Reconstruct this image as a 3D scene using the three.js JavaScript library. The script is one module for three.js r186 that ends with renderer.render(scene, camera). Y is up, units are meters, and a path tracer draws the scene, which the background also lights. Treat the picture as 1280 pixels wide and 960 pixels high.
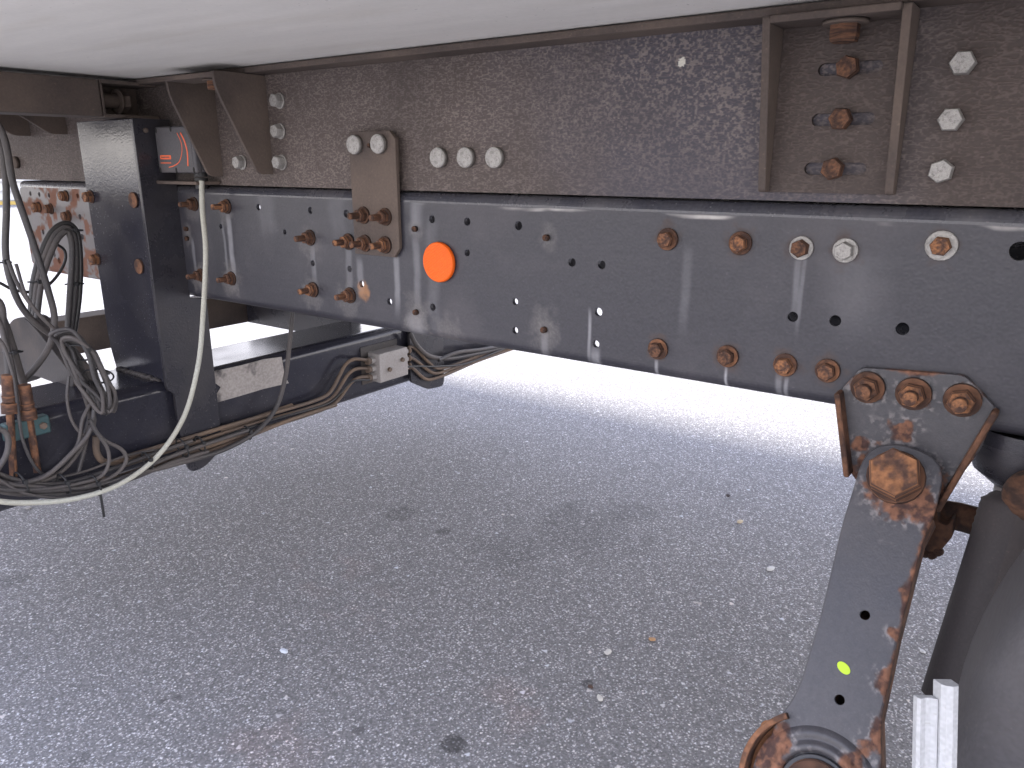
import * as THREE from 'three';
import { mergeGeometries } from 'three/addons/utils/BufferGeometryUtils.js';
import { RoundedBoxGeometry } from 'three/addons/geometries/RoundedBoxGeometry.js';

// ------------------------------------------------------------------ camera, sky, sun, exposure
const scene = new THREE.Scene();
const PITCH = 16.07917 * Math.PI / 180, YAW = 35.9319 * Math.PI / 180, FOC = 961;
const EYE = new THREE.Vector3(0, 1.05193, 1.05536);
const FWD = new THREE.Vector3(-Math.sin(YAW) * Math.cos(PITCH), -Math.sin(PITCH), -Math.cos(YAW) * Math.cos(PITCH));
const RGT = new THREE.Vector3(Math.cos(YAW), 0, -Math.sin(YAW));
const UPV = new THREE.Vector3().crossVectors(RGT, FWD);
const camera = new THREE.PerspectiveCamera(53.0824, 4 / 3, 0.02, 400);
camera.position.copy(EYE);
camera.lookAt(EYE.clone().add(FWD));

const SUN = new THREE.Vector3(-0.45, 1, 0.05).normalize();
{
  const W = 512, H = 256, d = new Float32Array(W * H * 4);
  for (let j = 0; j < H; j++) for (let i = 0; i < W; i++) {
    const el = ((j + 0.5) / H - 0.5) * Math.PI, az = ((i + 0.5) / W - 0.5) * 2 * Math.PI;
    const v = new THREE.Vector3(Math.cos(el) * Math.cos(az), Math.sin(el), Math.cos(el) * Math.sin(az));
    const t = Math.pow(Math.max(0, v.y), 0.5), k = (j * W + i) * 4;
    const c = Math.max(0, v.dot(SUN)), g = 0.5 * Math.pow(c, 24) + 0.12 * Math.pow(c, 4);
    d[k] = 1.34 * (1 - t) + 0.36 * t + g; d[k + 1] = 1.24 * (1 - t) + 0.45 * t + g; d[k + 2] = 1.12 * (1 - t) + 0.76 * t + g; d[k + 3] = 1;
  }
  const sky = new THREE.DataTexture(d, W, H, THREE.RGBAFormat, THREE.FloatType);
  sky.mapping = THREE.EquirectangularReflectionMapping; sky.magFilter = THREE.LinearFilter; sky.needsUpdate = true;
  scene.background = sky; scene.environment = sky;
}
const sun = new THREE.DirectionalLight(new THREE.Color(1, 0.95, 0.90), 2.7);
sun.position.copy(SUN).multiplyScalar(20).add(new THREE.Vector3(-1, 0, 0)); sun.target.position.set(-1, 0, 0);
sun.castShadow = true; sun.shadow.radius = 12; sun.shadow.mapSize.set(4096, 4096);
Object.assign(sun.shadow.camera, { left: -10, right: 10, top: 10, bottom: -10, near: 1, far: 60 });
scene.add(sun, sun.target);

const renderer = new THREE.WebGLRenderer({ antialias: true });
renderer.setSize(1024, 768);
renderer.toneMapping = THREE.LinearToneMapping;
renderer.toneMappingExposure = 4.0;
renderer.shadowMap.enabled = true;

// ------------------------------------------------------------------ helpers
let seed = 7;
const rnd = () => { seed = (seed * 1664525 + 1013904223) >>> 0; return seed / 4294967296; };
const rr = (a, b) => a + (b - a) * rnd();
const V = (x, y, z) => new THREE.Vector3(x, y, z);
// photo pixel -> direction; distance from the plane that the thing touches
const ray = (u, v) => FWD.clone().multiplyScalar(FOC).addScaledVector(RGT, u - 640).addScaledVector(UPV, 480 - v);
const onX = (u, v, x) => { const d = ray(u, v); return EYE.clone().addScaledVector(d, (x - EYE.x) / d.x); };
const onY = (u, v, y) => { const d = ray(u, v); return EYE.clone().addScaledVector(d, (y - EYE.y) / d.y); };
const onZ = (u, v, z) => { const d = ray(u, v); return EYE.clone().addScaledVector(d, (z - EYE.z) / d.z); };
const onD = (u, v, s) => EYE.clone().addScaledVector(ray(u, v), s / FOC);

const used = {};
const numbered = n => { const k = used[n] = (used[n] ?? -1) + 1; return k ? `${n}_${String(k).padStart(3, '0')}` : n; };
function mesh(name, geo, mat, parent) {
  const m = new THREE.Mesh(Array.isArray(geo) ? mergeGeometries(geo.map(g => { g = g.index ? g.toNonIndexed() : g; for (const k of Object.keys(g.attributes)) if (!['position', 'normal', 'uv'].includes(k)) g.deleteAttribute(k); return g; })) : geo, mat);
  m.name = parent ? name : numbered(name); m.castShadow = m.receiveShadow = true;
  (parent ?? scene).add(m); return m;
}
function tag(o, label, category, group) { o.userData.label = label; o.userData.category = category; if (group) o.userData.group = group; return o; }
function thing(name, label, category, group) { const g = new THREE.Group(); g.name = numbered(name); scene.add(g); return tag(g, label, category, group); }
function struct(name, geo, mat) { const m = mesh(name, geo, mat); m.userData.kind = 'structure'; return m; }
const box = (x0, x1, y0, y1, z0, z1) => { const g = new THREE.BoxGeometry(x1 - x0, y1 - y0, z1 - z0); g.translate((x0 + x1) / 2, (y0 + y1) / 2, (z0 + z1) / 2); return boxUV(g); };
const rbox = (x0, x1, y0, y1, z0, z1, r = 0.003, s = 2) => { const g = new RoundedBoxGeometry(x1 - x0, y1 - y0, z1 - z0, s, r); g.translate((x0 + x1) / 2, (y0 + y1) / 2, (z0 + z1) / 2); return boxUV(g); };
// uv in metres from the dominant direction of each face
function boxUV(g) {
  const p = g.attributes.position, n = g.attributes.normal, uv = new Float32Array(p.count * 2);
  for (let i = 0; i < p.count; i++) {
    const ax = Math.abs(n.getX(i)), ay = Math.abs(n.getY(i)), az = Math.abs(n.getZ(i));
    let a, b;
    if (az >= ax && az >= ay) { a = p.getX(i); b = p.getY(i); } else if (ax >= ay) { a = p.getZ(i); b = p.getY(i); } else { a = p.getX(i); b = p.getZ(i); }
    uv[2 * i] = a; uv[2 * i + 1] = b;
  }
  g.setAttribute('uv', new THREE.BufferAttribute(uv, 2)); return g;
}
function scaleUV(g, k) { const u = g.attributes.uv; for (let i = 0; i < u.count; i++) u.setXY(i, u.getX(i) * k, u.getY(i) * k); return g; }
// uv = position in a rectangle of the xy plane
function planarUV(g, x0, x1, y0, y1) {
  const p = g.attributes.position, uv = new Float32Array(p.count * 2);
  for (let i = 0; i < p.count; i++) { uv[2 * i] = (p.getX(i) - x0) / (x1 - x0); uv[2 * i + 1] = (p.getY(i) - y0) / (y1 - y0); }
  g.setAttribute('uv', new THREE.BufferAttribute(uv, 2)); return g;
}
function polyShape(pts) { const s = new THREE.Shape(); pts.forEach(([x, y], i) => i ? s.lineTo(x, y) : s.moveTo(x, y)); s.closePath(); return s; }
// polygon with rounded corners
function roundPoly(pts, r) {
  const s = new THREE.Shape(), n = pts.length;
  for (let i = 0; i < n; i++) {
    const p = new THREE.Vector2(...pts[i]), a = new THREE.Vector2(...pts[(i + n - 1) % n]), b = new THREE.Vector2(...pts[(i + 1) % n]);
    const rad = Array.isArray(r) ? r[i] : r, ra = Math.min(rad, p.distanceTo(a) * 0.45), rb = Math.min(rad, p.distanceTo(b) * 0.45);
    const q = p.clone().lerp(a, ra / p.distanceTo(a)), w = p.clone().lerp(b, rb / p.distanceTo(b));
    i ? s.lineTo(q.x, q.y) : s.moveTo(q.x, q.y);
    s.quadraticCurveTo(p.x, p.y, w.x, w.y);
  }
  s.closePath(); return s;
}
const extr = (s, depth, bevel = 0, seg = 12) => new THREE.ExtrudeGeometry(s, { depth, bevelEnabled: bevel > 0, bevelThickness: bevel, bevelSize: bevel, bevelOffset: -bevel, bevelSegments: 2, curveSegments: seg });
// a prism along x from a closed yz outline [[z,y],...]
function alongX(pts, x0, x1) { const g = extr(polyShape(pts.map(([z, y]) => [-z, y])), x1 - x0); g.rotateY(Math.PI / 2); g.translate(x0, 0, 0); return boxUV(g); }
function tubeGeo(pts, r, radial = 10, seg) { const c = new THREE.CatmullRomCurve3(pts, false, 'centripetal'); const L = c.getLength(); return scaleUV2(new THREE.TubeGeometry(c, seg ?? Math.max(12, Math.min(160, Math.round(L / 0.008))), r, radial), L, r); }
function scaleUV2(g, L, r) { const u = g.attributes.uv; for (let i = 0; i < u.count; i++) u.setXY(i, u.getX(i) * L, u.getY(i) * r * 6.28); return g; }
function placed(g, p, rx = 0, ry = 0, rz = 0) { g.rotateX(rx); g.rotateY(ry); g.rotateZ(rz); g.translate(p.x, p.y, p.z); return g; }

// ------------------------------------------------------------------ textures
const lat = new Float32Array(65536); for (let i = 0; i < 65536; i++) lat[i] = rnd();
const hash = (x, y, s) => lat[((x * 374761 + y * 668265 + s * 2246822) ^ (x * 83 + y * 3)) & 65535];
function vn(x, y, s = 0, px = 4096, py = 4096) {   // value noise, tiling at px, py lattice cells
  const xi = Math.floor(x), yi = Math.floor(y); let fx = x - xi, fy = y - yi;
  fx = fx * fx * (3 - 2 * fx); fy = fy * fy * (3 - 2 * fy);
  const x0 = ((xi % px) + px) % px, x1 = (x0 + 1) % px, y0 = ((yi % py) + py) % py, y1 = (y0 + 1) % py;
  const a = hash(x0, y0, s), b = hash(x1, y0, s), c = hash(x0, y1, s), d = hash(x1, y1, s);
  return a + (b - a) * fx + (c - a) * fy + (a - b - c + d) * fx * fy;
}
const fbm = (x, y, s, o = 4, px = 4096, py = 4096) => { let v = 0, a = 0.5, t = 0; for (let i = 0; i < o; i++) { v += a * vn(x, y, s + i * 17, px, py); t += a; a *= 0.5; x *= 2; y *= 2; px *= 2; py *= 2; } return v / t; };
const sst = (a, b, x) => { x = Math.min(1, Math.max(0, (x - a) / (b - a))); return x * x * (3 - 2 * x); };
const enc = v => { v = Math.min(1, Math.max(0, v)); return Math.round(255 * (v < 0.0031308 ? 12.92 * v : 1.055 * Math.pow(v, 1 / 2.4) - 0.055)); };
// fill(x, y, out) writes linear r,g,b and h (height or roughness), 0..1; gives [colour map, data map]
function maps(W, H, fill, repeatMetres, rough) {
  const c = new Uint8Array(W * H * 4), b = new Uint8Array(W * H * 4), r = rough ? new Uint8Array(W * H * 4) : null, o = [0, 0, 0, 0, 0.5];
  for (let j = 0; j < H; j++) for (let i = 0; i < W; i++) {
    fill(i, j, o); const k = 4 * (j * W + i);
    c[k] = enc(o[0]); c[k + 1] = enc(o[1]); c[k + 2] = enc(o[2]); c[k + 3] = 255;
    const h = Math.max(0, Math.min(255, Math.round(o[3] * 255))); b[k] = b[k + 1] = b[k + 2] = h; b[k + 3] = 255;
    if (r) { const q = Math.max(0, Math.min(255, Math.round(o[4] * 255))); r[k] = r[k + 1] = r[k + 2] = q; r[k + 3] = 255; }
  }
  const mk = (d, srgb) => { const t = new THREE.DataTexture(d, W, H, THREE.RGBAFormat); t.wrapS = t.wrapT = THREE.RepeatWrapping; t.magFilter = THREE.LinearFilter; t.minFilter = THREE.LinearMipmapLinearFilter; t.generateMipmaps = true; if (srgb) t.colorSpace = THREE.SRGBColorSpace; if (repeatMetres) t.repeat.set(1 / repeatMetres, 1 / repeatMetres); t.needsUpdate = true; return t; };
  return [mk(c, true), mk(b, false), r ? mk(r, false) : null];
}
const mix = (a, b, t) => a + (b - a) * t;
function std(o) { return new THREE.MeshStandardMaterial(o); }

// rust: uv in metres (0.16 m tile)
const RUSTW = 256;
const rustFill = (bright, orange) => (i, j, o) => {
  const x = i / RUSTW, y = j / RUSTW, n = fbm(x * 8, y * 8, 3, 5, 8, 8), m = fbm(x * 32, y * 32, 9, 3, 32, 32), t = sst(0.35, 0.65, n), g = 0.55 + 0.9 * m;
  o[0] = bright * mix(0.065, 0.175 + 0.08 * orange, t) * g; o[1] = bright * mix(0.034, 0.082 + 0.03 * orange, t) * g; o[2] = bright * mix(0.024, 0.045, t) * g; o[3] = 0.6 * n + 0.4 * m;
};
const mkRust = (b, or) => { const [c, h] = maps(RUSTW, RUSTW, rustFill(b, or), 0.16); return std({ map: c, bumpMap: h, bumpScale: 0.0012, roughness: 0.88, metalness: 0.05 }); };
const rustM = [mkRust(1.0, 0.2), mkRust(0.78, 0), mkRust(1.2, 0.6)];
const rustDark = mkRust(0.5, 0);
// galvanised
const galvM = (() => { const [c, h] = maps(256, 256, (i, j, o) => { const x = i / 256, y = j / 256, n = fbm(x * 12, y * 12, 21, 4, 12, 12), s = vn(x * 60, y * 60, 5, 60, 60), d = sst(0.55, 0.72, fbm(x * 20, y * 20, 33, 3, 20, 20)); const v = (0.21 + 0.22 * n + 0.08 * s) * (1 - 0.28 * d); o[0] = v * 0.98; o[1] = v * 0.94; o[2] = v * 0.88; o[3] = 0.5 * n + 0.5 * s; }, 0.1); return std({ map: c, bumpMap: h, bumpScale: 0.0006, roughness: 0.55, metalness: 0.25 }); })();

// plain painted dark steel with dust specks, uv in metres (0.5 m tile)
function paint(base, dust, amt, rough, s) {
  const [c, h, r] = maps(512, 512, (i, j, o) => {
    const x = i / 512, y = j / 512, n = fbm(x * 5, y * 5, s, 5, 5, 5), f = vn(x * 170, y * 170, s + 3, 170, 170), f2 = vn(x * 250, y * 250, s + 5, 250, 250);
    let t = amt * (sst(0.30, 0.80, n) * 0.75 + 0.25 * f); const sp = f > 0.93 && f2 > 0.6 ? 0.5 : 0; t = Math.min(1, t + sp);
    for (let k = 0; k < 3; k++) o[k] = mix(base[k] * (0.85 + 0.3 * f2), dust[k], t);
    o[3] = 0.4 * n + 0.4 * f; o[4] = Math.min(1, rough + 0.35 * t + 0.1 * (n - 0.5));
  }, 0.5, true);
  return std({ map: c, bumpMap: h, bumpScale: 0.0005, roughnessMap: r, roughness: 1, metalness: 0 });
}
const M = {};
M.black = paint([0.024, 0.024, 0.031], [0.12, 0.10, 0.09], 0.20, 0.26, 40);
M.gloss = paint([0.036, 0.037, 0.048], [0.17, 0.16, 0.16], 0.5, 0.22, 43);
M.post = paint([0.022, 0.022, 0.032], [0.13, 0.12, 0.11], 0.14, 0.18, 45); M.post.bumpScale = 0.00022;
M.sleeve = paint([0.026, 0.022, 0.023], [0.08, 0.065, 0.06], 0.4, 0.75, 79);
M.blackDusty = paint([0.03, 0.028, 0.03], [0.17, 0.14, 0.12], 0.6, 0.5, 46);
M.brown = paint([0.062, 0.047, 0.041], [0.17, 0.13, 0.105], 0.7, 0.72, 52);
M.guard = paint([0.045, 0.043, 0.047], [0.10, 0.09, 0.085], 0.3, 0.6, 67);
M.plastic = paint([0.075, 0.073, 0.08], [0.20, 0.17, 0.15], 0.35, 0.55, 64);
M.rubber = paint([0.042, 0.040, 0.042], [0.17, 0.145, 0.13], 0.45, 0.5, 70);
M.rubberClean = paint([0.018, 0.018, 0.02], [0.10, 0.09, 0.08], 0.25, 0.35, 76);
M.steelPipe = paint([0.10, 0.075, 0.06], [0.22, 0.15, 0.10], 0.8, 0.6, 82);
M.alloy = paint([0.36, 0.34, 0.33], [0.22, 0.19, 0.17], 0.5, 0.5, 94);
M.profile = paint([0.44, 0.45, 0.46], [0.33, 0.32, 0.30], 0.35, 0.4, 100);
M.cableGrey = paint([0.48, 0.49, 0.43], [0.34, 0.30, 0.23], 0.5, 0.5, 106);
M.orange = paint([0.92, 0.135, 0.002], [0.7, 0.12, 0.01], 0.3, 0.55, 112);
M.print = std({ color: new THREE.Color().setRGB(0.85, 0.16, 0.06), roughness: 0.6 });
M.teal = paint([0.03, 0.075, 0.08], [0.10, 0.11, 0.10], 0.5, 0.5, 118);
M.wall = paint([0.62, 0.62, 0.60], [0.5, 0.49, 0.46], 0.4, 0.7, 124);
M.dark = std({ color: new THREE.Color().setRGB(0.015, 0.014, 0.014), roughness: 0.9 });
M.tie = std({ color: new THREE.Color().setRGB(0.02, 0.02, 0.022), roughness: 0.55 });
M.stone = paint([0.34, 0.31, 0.28], [0.45, 0.40, 0.34], 0.6, 0.85, 130);

// white panel under the body
M.white = (() => { const [c, h] = maps(1024, 1024, (i, j, o) => {
  const x = i / 1024, y = j / 1024, n = fbm(x * 5, y * 5, 140, 5, 5, 5), st = fbm(x * 10, y * 60, 147, 4, 10, 60), f = vn(x * 330, y * 330, 151, 330, 330), dirt = 0.5 * sst(0.55, 0.85, fbm(x * 4, y * 22, 155, 5, 4, 22));
  let v = 0.78 + 0.07 * (n - 0.5) + 0.09 * (st - 0.5) + 0.03 * (f - 0.5); const k = f > 0.985 && n > 0.45 ? 0.45 : 0; v *= 1 - k;
  o[0] = v * mix(1, 0.86, dirt); o[1] = v * mix(0.975, 0.82, dirt); o[2] = v * mix(0.92, 0.74, dirt); o[3] = 0.5 * st + 0.5 * n;
}, 1.6); return std({ map: c, bumpMap: h, bumpScale: 0.0008, roughness: 0.7 }); })();

// asphalt: 3.2 m tile starting at (GX, GZ)
const GT = 3.2, GX = -2.85, GZ = -2.35;
M.asphalt = (() => {
  const N = 2048, c = new Float32Array(N * N), hgt = new Float32Array(N * N), tintR = new Float32Array(N * N);
  for (let j = 0; j < N; j++) for (let i = 0; i < N; i++) {
    const x = i / N, y = j / N, k = j * N + i, f = vn(x * 1024, y * 1024, 200, 1024, 1024);
    c[k] = 0.10 + 0.11 * f; hgt[k] = 0.25 + 0.12 * f;
  }
  const grain = (cx, cy, r, v, tr, hh) => {
    const a = rnd() * 3.14, e = rr(0.55, 1), ca = Math.cos(a), sa = Math.sin(a), R = Math.ceil(r) + 1, w = rr(0, 6.28);
    for (let dj = -R; dj <= R; dj++) for (let di = -R; di <= R; di++) {
      const px = (di * ca + dj * sa), py = (-di * sa + dj * ca) / e, q = Math.hypot(px, py), rad = r * (1 + 0.22 * Math.sin(3 * Math.atan2(py, px) + w));
      const al = Math.min(1, Math.max(0, rad - q + 0.5)); if (al <= 0) continue;
      const k = (((cy + dj) & (N - 1)) * N) + ((cx + di) & (N - 1));
      c[k] = mix(c[k], v, al); tintR[k] = mix(tintR[k], tr, al); hgt[k] = mix(hgt[k], hh * (1 - 0.35 * (q / (rad + 0.01)) ** 2), al);
    }
  };
  for (let n = 0; n < 460000; n++) { const v = Math.pow(rnd(), 1.5); grain((rnd() * N) | 0, (rnd() * N) | 0, rr(0.5, 1.25), 0.10 + 0.53 * v, rr(-1, 1), rr(0.4, 0.8)); }
  for (let n = 0; n < 52000; n++) { grain((rnd() * N) | 0, (rnd() * N) | 0, rr(0.55, 1.45), rr(0.5, 0.85), rr(-1, 1), rr(0.6, 0.95)); }
  for (let n = 0; n < 420; n++) grain((rnd() * N) | 0, (rnd() * N) | 0, rr(2.4, 4.2), rr(0.36, 0.62), rr(-1.5, 1.5), rr(0.7, 1));
  // oil and damp spots, where the photograph has them
  const spots = [[500, 642, 0.06, 0.4, 0.72], [553, 663, 0.028, 0.7, 0.55], [735, 665, 0.19, 0.2, 0.79], [640, 690, 0.12, 0.2, 0.82], [567, 931, 0.023, 0.8, 0.42], [18, 725, 0.035, 0.5, 0.75], [205, 876, 0.012, 0.6, 0.7], [222, 872, 0.012, 0.6, 0.65], [100, 950, 0.02, 0.5, 0.75], [735, 855, 0.012, 0.8, 0.5], [450, 912, 0.02, 0.5, 0.6], [705, 640, 0.05, 0.4, 0.86], [780, 640, 0.08, 0.3, 0.88]].map(([u, v, r, s, m]) => { const p = onY(u, v, 0); return [(p.x - GX) / GT * N, (p.z - GZ) / GT * N, r / GT * N, s, m]; });
  const reds = [[405, 710, 0.16], [440, 760, 0.14], [330, 940, 0.14], [650, 880, 0.12]].map(([u, v, r]) => { const p = onY(u, v, 0); return [(p.x - GX) / GT * N, (p.z - GZ) / GT * N, r / GT * N]; });
  const [cm, bm, rm] = maps(N, N, (i, j, o) => {
    const k = j * N + i, x = i / N, y = j / N; let v = c[k], t = tintR[k] * 0.05, red = 0;
    const mac = fbm(x * 6, y * 6, 210, 5, 6, 6); v *= 0.92 + 0.18 * mac;
        for (const [sx, sy, sr, ss, mm] of spots) { const dx = i - sx, dy = j - sy; if (dx * dx + dy * dy > sr * sr * 5) continue; const nn = fbm(x * 40, y * 40, 220, 4, 40, 40), q = Math.hypot(dx, dy) / sr + (nn - 0.5) * 1.5; const a = 1 - sst(ss, 1.25, q); v *= mix(1, mm, a); }
    for (const [sx, sy, sr] of reds) { const dx = i - sx, dy = j - sy; if (dx * dx + dy * dy > sr * sr * 3) continue; const nn = fbm(x * 60, y * 60, 228, 4, 60, 60); red = Math.max(red, (1 - sst(0.2, 1.2, Math.hypot(dx, dy) / sr)) * sst(0.45, 0.75, nn)); }
    o[0] = v * (1.01 + t + 0.05 * red); o[1] = v * (0.98 - 0.03 * red); o[2] = v * (0.975 - t * 1.2 - 0.05 * red); o[3] = hgt[k]; o[4] = 0.82 + 0.12 * mac;
  }, 0, true);
  return std({ map: cm, bumpMap: bm, bumpScale: 0.003, roughnessMap: rm, roughness: 1 });
})();

// ------------------------------------------------------------------ bolts seen on the rails, as [u, v] in the photograph
const ZR = 0, ZS = -0.012, ZP = 0.085;   // outer faces of chassis rail, subframe web, hanging post
const railFlange = [[835, 299, 0], [926, 304, 0], [1002, 310, 1], [1057, 313, 2], [1177, 307, 1, 1.2], [823, 436, 0], [910, 445, 0], [982, 456, 0], [1035, 463, 0]];
const railStud = [[388, 297], [392, 362], [438, 369], [284, 258], [243, 255], [290, 348], [252, 344]];
const railSmall = [[520, 286], [684, 297], [521, 390], [681, 412], [234, 286], [235, 298], [222, 340]];
const railHoles = [[540, 274, 7], [584, 277, 7], [648, 282, 7.5], [584, 316, 6], [644, 377, 6], [644, 413, 6], [541, 384, 7], [748, 390, 7], [745, 430, 6], [715, 328, 7], [752, 331, 7], [991, 396, 7], [1044, 401, 7.5], [1128, 411, 8], [1275, 314, 11], [323, 259, 7], [388, 263, 7], [356, 290, 5.5], [391, 329, 6.5], [276, 283, 5.5], [437, 336, 6.5], [487, 377, 6.5], [433, 267, 8], [452, 355, 7],
  [38, 242, 7], [49, 243, 7], [61, 244, 7], [73, 244, 7], [97, 245, 7], [100, 271, 8], [103, 296, 8], [54, 290, 8], [68, 318, 8], [74, 326, 9]];
const railEnd = [[83, 245], [49, 259], [64, 261], [86, 270]];

// ------------------------------------------------------------------ the chassis rail's paint: x -2.65..0.45, y 0.715..1.01
const RX0 = -2.65, RX1 = 0.45, RY0 = 0.715, RY1 = 1.01;
M.rail = (() => {
  const W = 2048, H = 256, mx = (RX1 - RX0) / W, my = (RY1 - RY0) / H;
  const spots = [], runs = [];
  const add = (u, v, r, kind) => { const p = onZ(u, v, 0); spots.push([p.x, p.y, r, kind]); };
  for (const [u, v] of railStud) add(u - 2, v + 6, 0.034, 'lime');
  for (const [u, v] of railFlange) add(u, v, 0.021, 'rust');
  for (const [u, v] of railSmall) add(u, v, 0.018, 'lime');
  for (const [u, v] of [[521, 390], [681, 412], [290, 345], [250, 350], [520, 415], [560, 420]]) add(u, v, 0.036, 'lime');
  add(455, 362, 0.016, 'orange');
  for (const [u, v, l, w, a] of [[285, 270, 0.16, 0.012, 0.55], [278, 280, 0.13, 0.006, 0.35], [240, 300, 0.09, 0.008, 0.4], [390, 310, 0.08, 0.01, 0.3], [435, 310, 0.12, 0.012, 0.3], [450, 325, 0.08, 0.012, 0.4], [495, 320, 0.12, 0.01, 0.45], [520, 250, 0.07, 0.02, 0.35], [520, 300, 0.14, 0.012, 0.35], [521, 395, 0.05, 0.03, 0.4], [999, 322, 0.09, 0.006, 0.35], [1006, 322, 0.11, 0.004, 0.3], [737, 390, 0.09, 0.004, 0.55], [745, 437, 0.035, 0.012, 0.45], [821, 447, 0.05, 0.004, 0.6], [908, 457, 0.05, 0.003, 0.75], [975, 462, 0.05, 0.006, 0.4], [984, 468, 0.05, 0.004, 0.55], [681, 420, 0.05, 0.01, 0.3], [540, 275, 0.25, 0.02, 0.12], [860, 310, 0.14, 0.01, 0.14], [1080, 320, 0.12, 0.05, 0.10], [330, 240, 0.1, 0.04, 0.14], [420, 245, 0.09, 0.03, 0.12]]) { const p = onZ(u, v, 0); runs.push([p.x, p.y, l, w, a]); }
  const [c, h, r] = maps(W, H, (i, j, o) => {
    const x = RX0 + (i + 0.5) * mx, y = RY0 + (j + 0.5) * my;
    const n = fbm(x * 9, y * 9, 300, 5), f = vn(x * 420, y * 420, 310), v1 = fbm(x * 60, y * 6, 320, 4), w = fbm(x * 70, y * 70, 330, 4), hz = fbm(x * 14, y * 240, 336, 3);
    const b = 0.9 + 0.3 * f; o[0] = 0.024 * b; o[1] = 0.024 * b; o[2] = 0.032 * b;
    let ro = 0.33 + 0.14 * n; let d = 0.10 + 0.34 * sst(0.42, 0.75, n) * (0.6 + 0.6 * v1) + 0.10 * (hz - 0.5) + 0.07 * f;
    if (f > 0.965 && w > 0.5) d += 0.35;
    d = Math.max(0, d) * 0.36;
    o[0] = mix(o[0], 0.20, d); o[1] = mix(o[1], 0.18, d); o[2] = mix(o[2], 0.185, d);
    { const wl = (1 - sst(0.0012, 0.004, Math.abs(y - 0.9785 + 0.0035 * (fbm(x * 12, 3, 345, 3) - 0.5)))) * sst(0.46, 0.62, fbm(x * 7, y * 30, 347, 4)) * sst(-1.1, -0.95, x) * (0.35 + 0.65 * w); const t = [0.46, 0.44, 0.42]; for (let q = 0; q < 3; q++) o[q] = mix(o[q], t[q], Math.min(1, 1.2 * wl)); }  // patchy worn metal along the bend, with its highlight painted into the colour
    for (const [sx, sy, l, ww, a] of runs) {
      const dy = sy - y; if (dy < -0.012 || dy > l * 1.1) continue;
      const wob = (fbm(y * 25, sx * 90, 340, 3) - 0.5) * ww * 0.9, dx = Math.abs(x - sx - wob) / ww; if (dx > 1.2) continue;
      const k = a * (1 - sst(0.25, 1.05, dx)) * sst(-0.012, 0.012, dy) * (1 - sst(l * 0.55, l * 1.08, dy)) * (0.45 + 0.9 * v1 * (0.5 + w));
      const t = [0.34, 0.34, 0.36]; for (let q = 0; q < 3; q++) o[q] = mix(o[q], t[q], Math.min(1, k)); ro += 0.3 * k;
    }
    for (const [sx, sy, sr, kind] of spots) {
      const dx = x - sx, dy = y - sy; if (Math.abs(dx) > sr * 1.9 || Math.abs(dy) > sr * 1.9) continue;
      const q = Math.hypot(dx, dy * 0.85) / sr + (w - 0.5) * 1.3;
      const k = (1 - sst(0.45, 1.15, q)) * (kind === 'lime' ? 0.24 * (0.25 + 0.8 * w + 0.5 * f * f) : 0.6);
      const t = kind === 'rust' ? [0.075, 0.048, 0.038] : kind === 'orange' ? [0.42, 0.20, 0.08] : [0.27, 0.25, 0.235];
      for (let e = 0; e < 3; e++) o[e] = mix(o[e], t[e], Math.min(1, k)); ro += 0.35 * k;
    }
    if (x < -2.18) {   // scabby rust on the open rear end
      const k = sst(0.52, 0.66, fbm(x * 26, y * 26, 350, 4) + 0.10 * sst(0.82, 0.74, y)); const t2 = 0.55; for (let e = 0; e < 3; e++) o[e] = mix(o[e], [0.26, 0.245, 0.24][e], t2);
      o[0] = mix(o[0], 0.17, k); o[1] = mix(o[1], 0.075, k); o[2] = mix(o[2], 0.045, k); ro += 0.4 * k;
    }
    o[3] = 0.4 * n + 0.25 * f + 0.35 * w; o[4] = Math.min(1, ro + 0.25 * d);
  }, 0, true);
  return std({ map: c, bumpMap: h, bumpScale: 0.0006, roughnessMap: r, roughness: 1 });
})();
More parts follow.
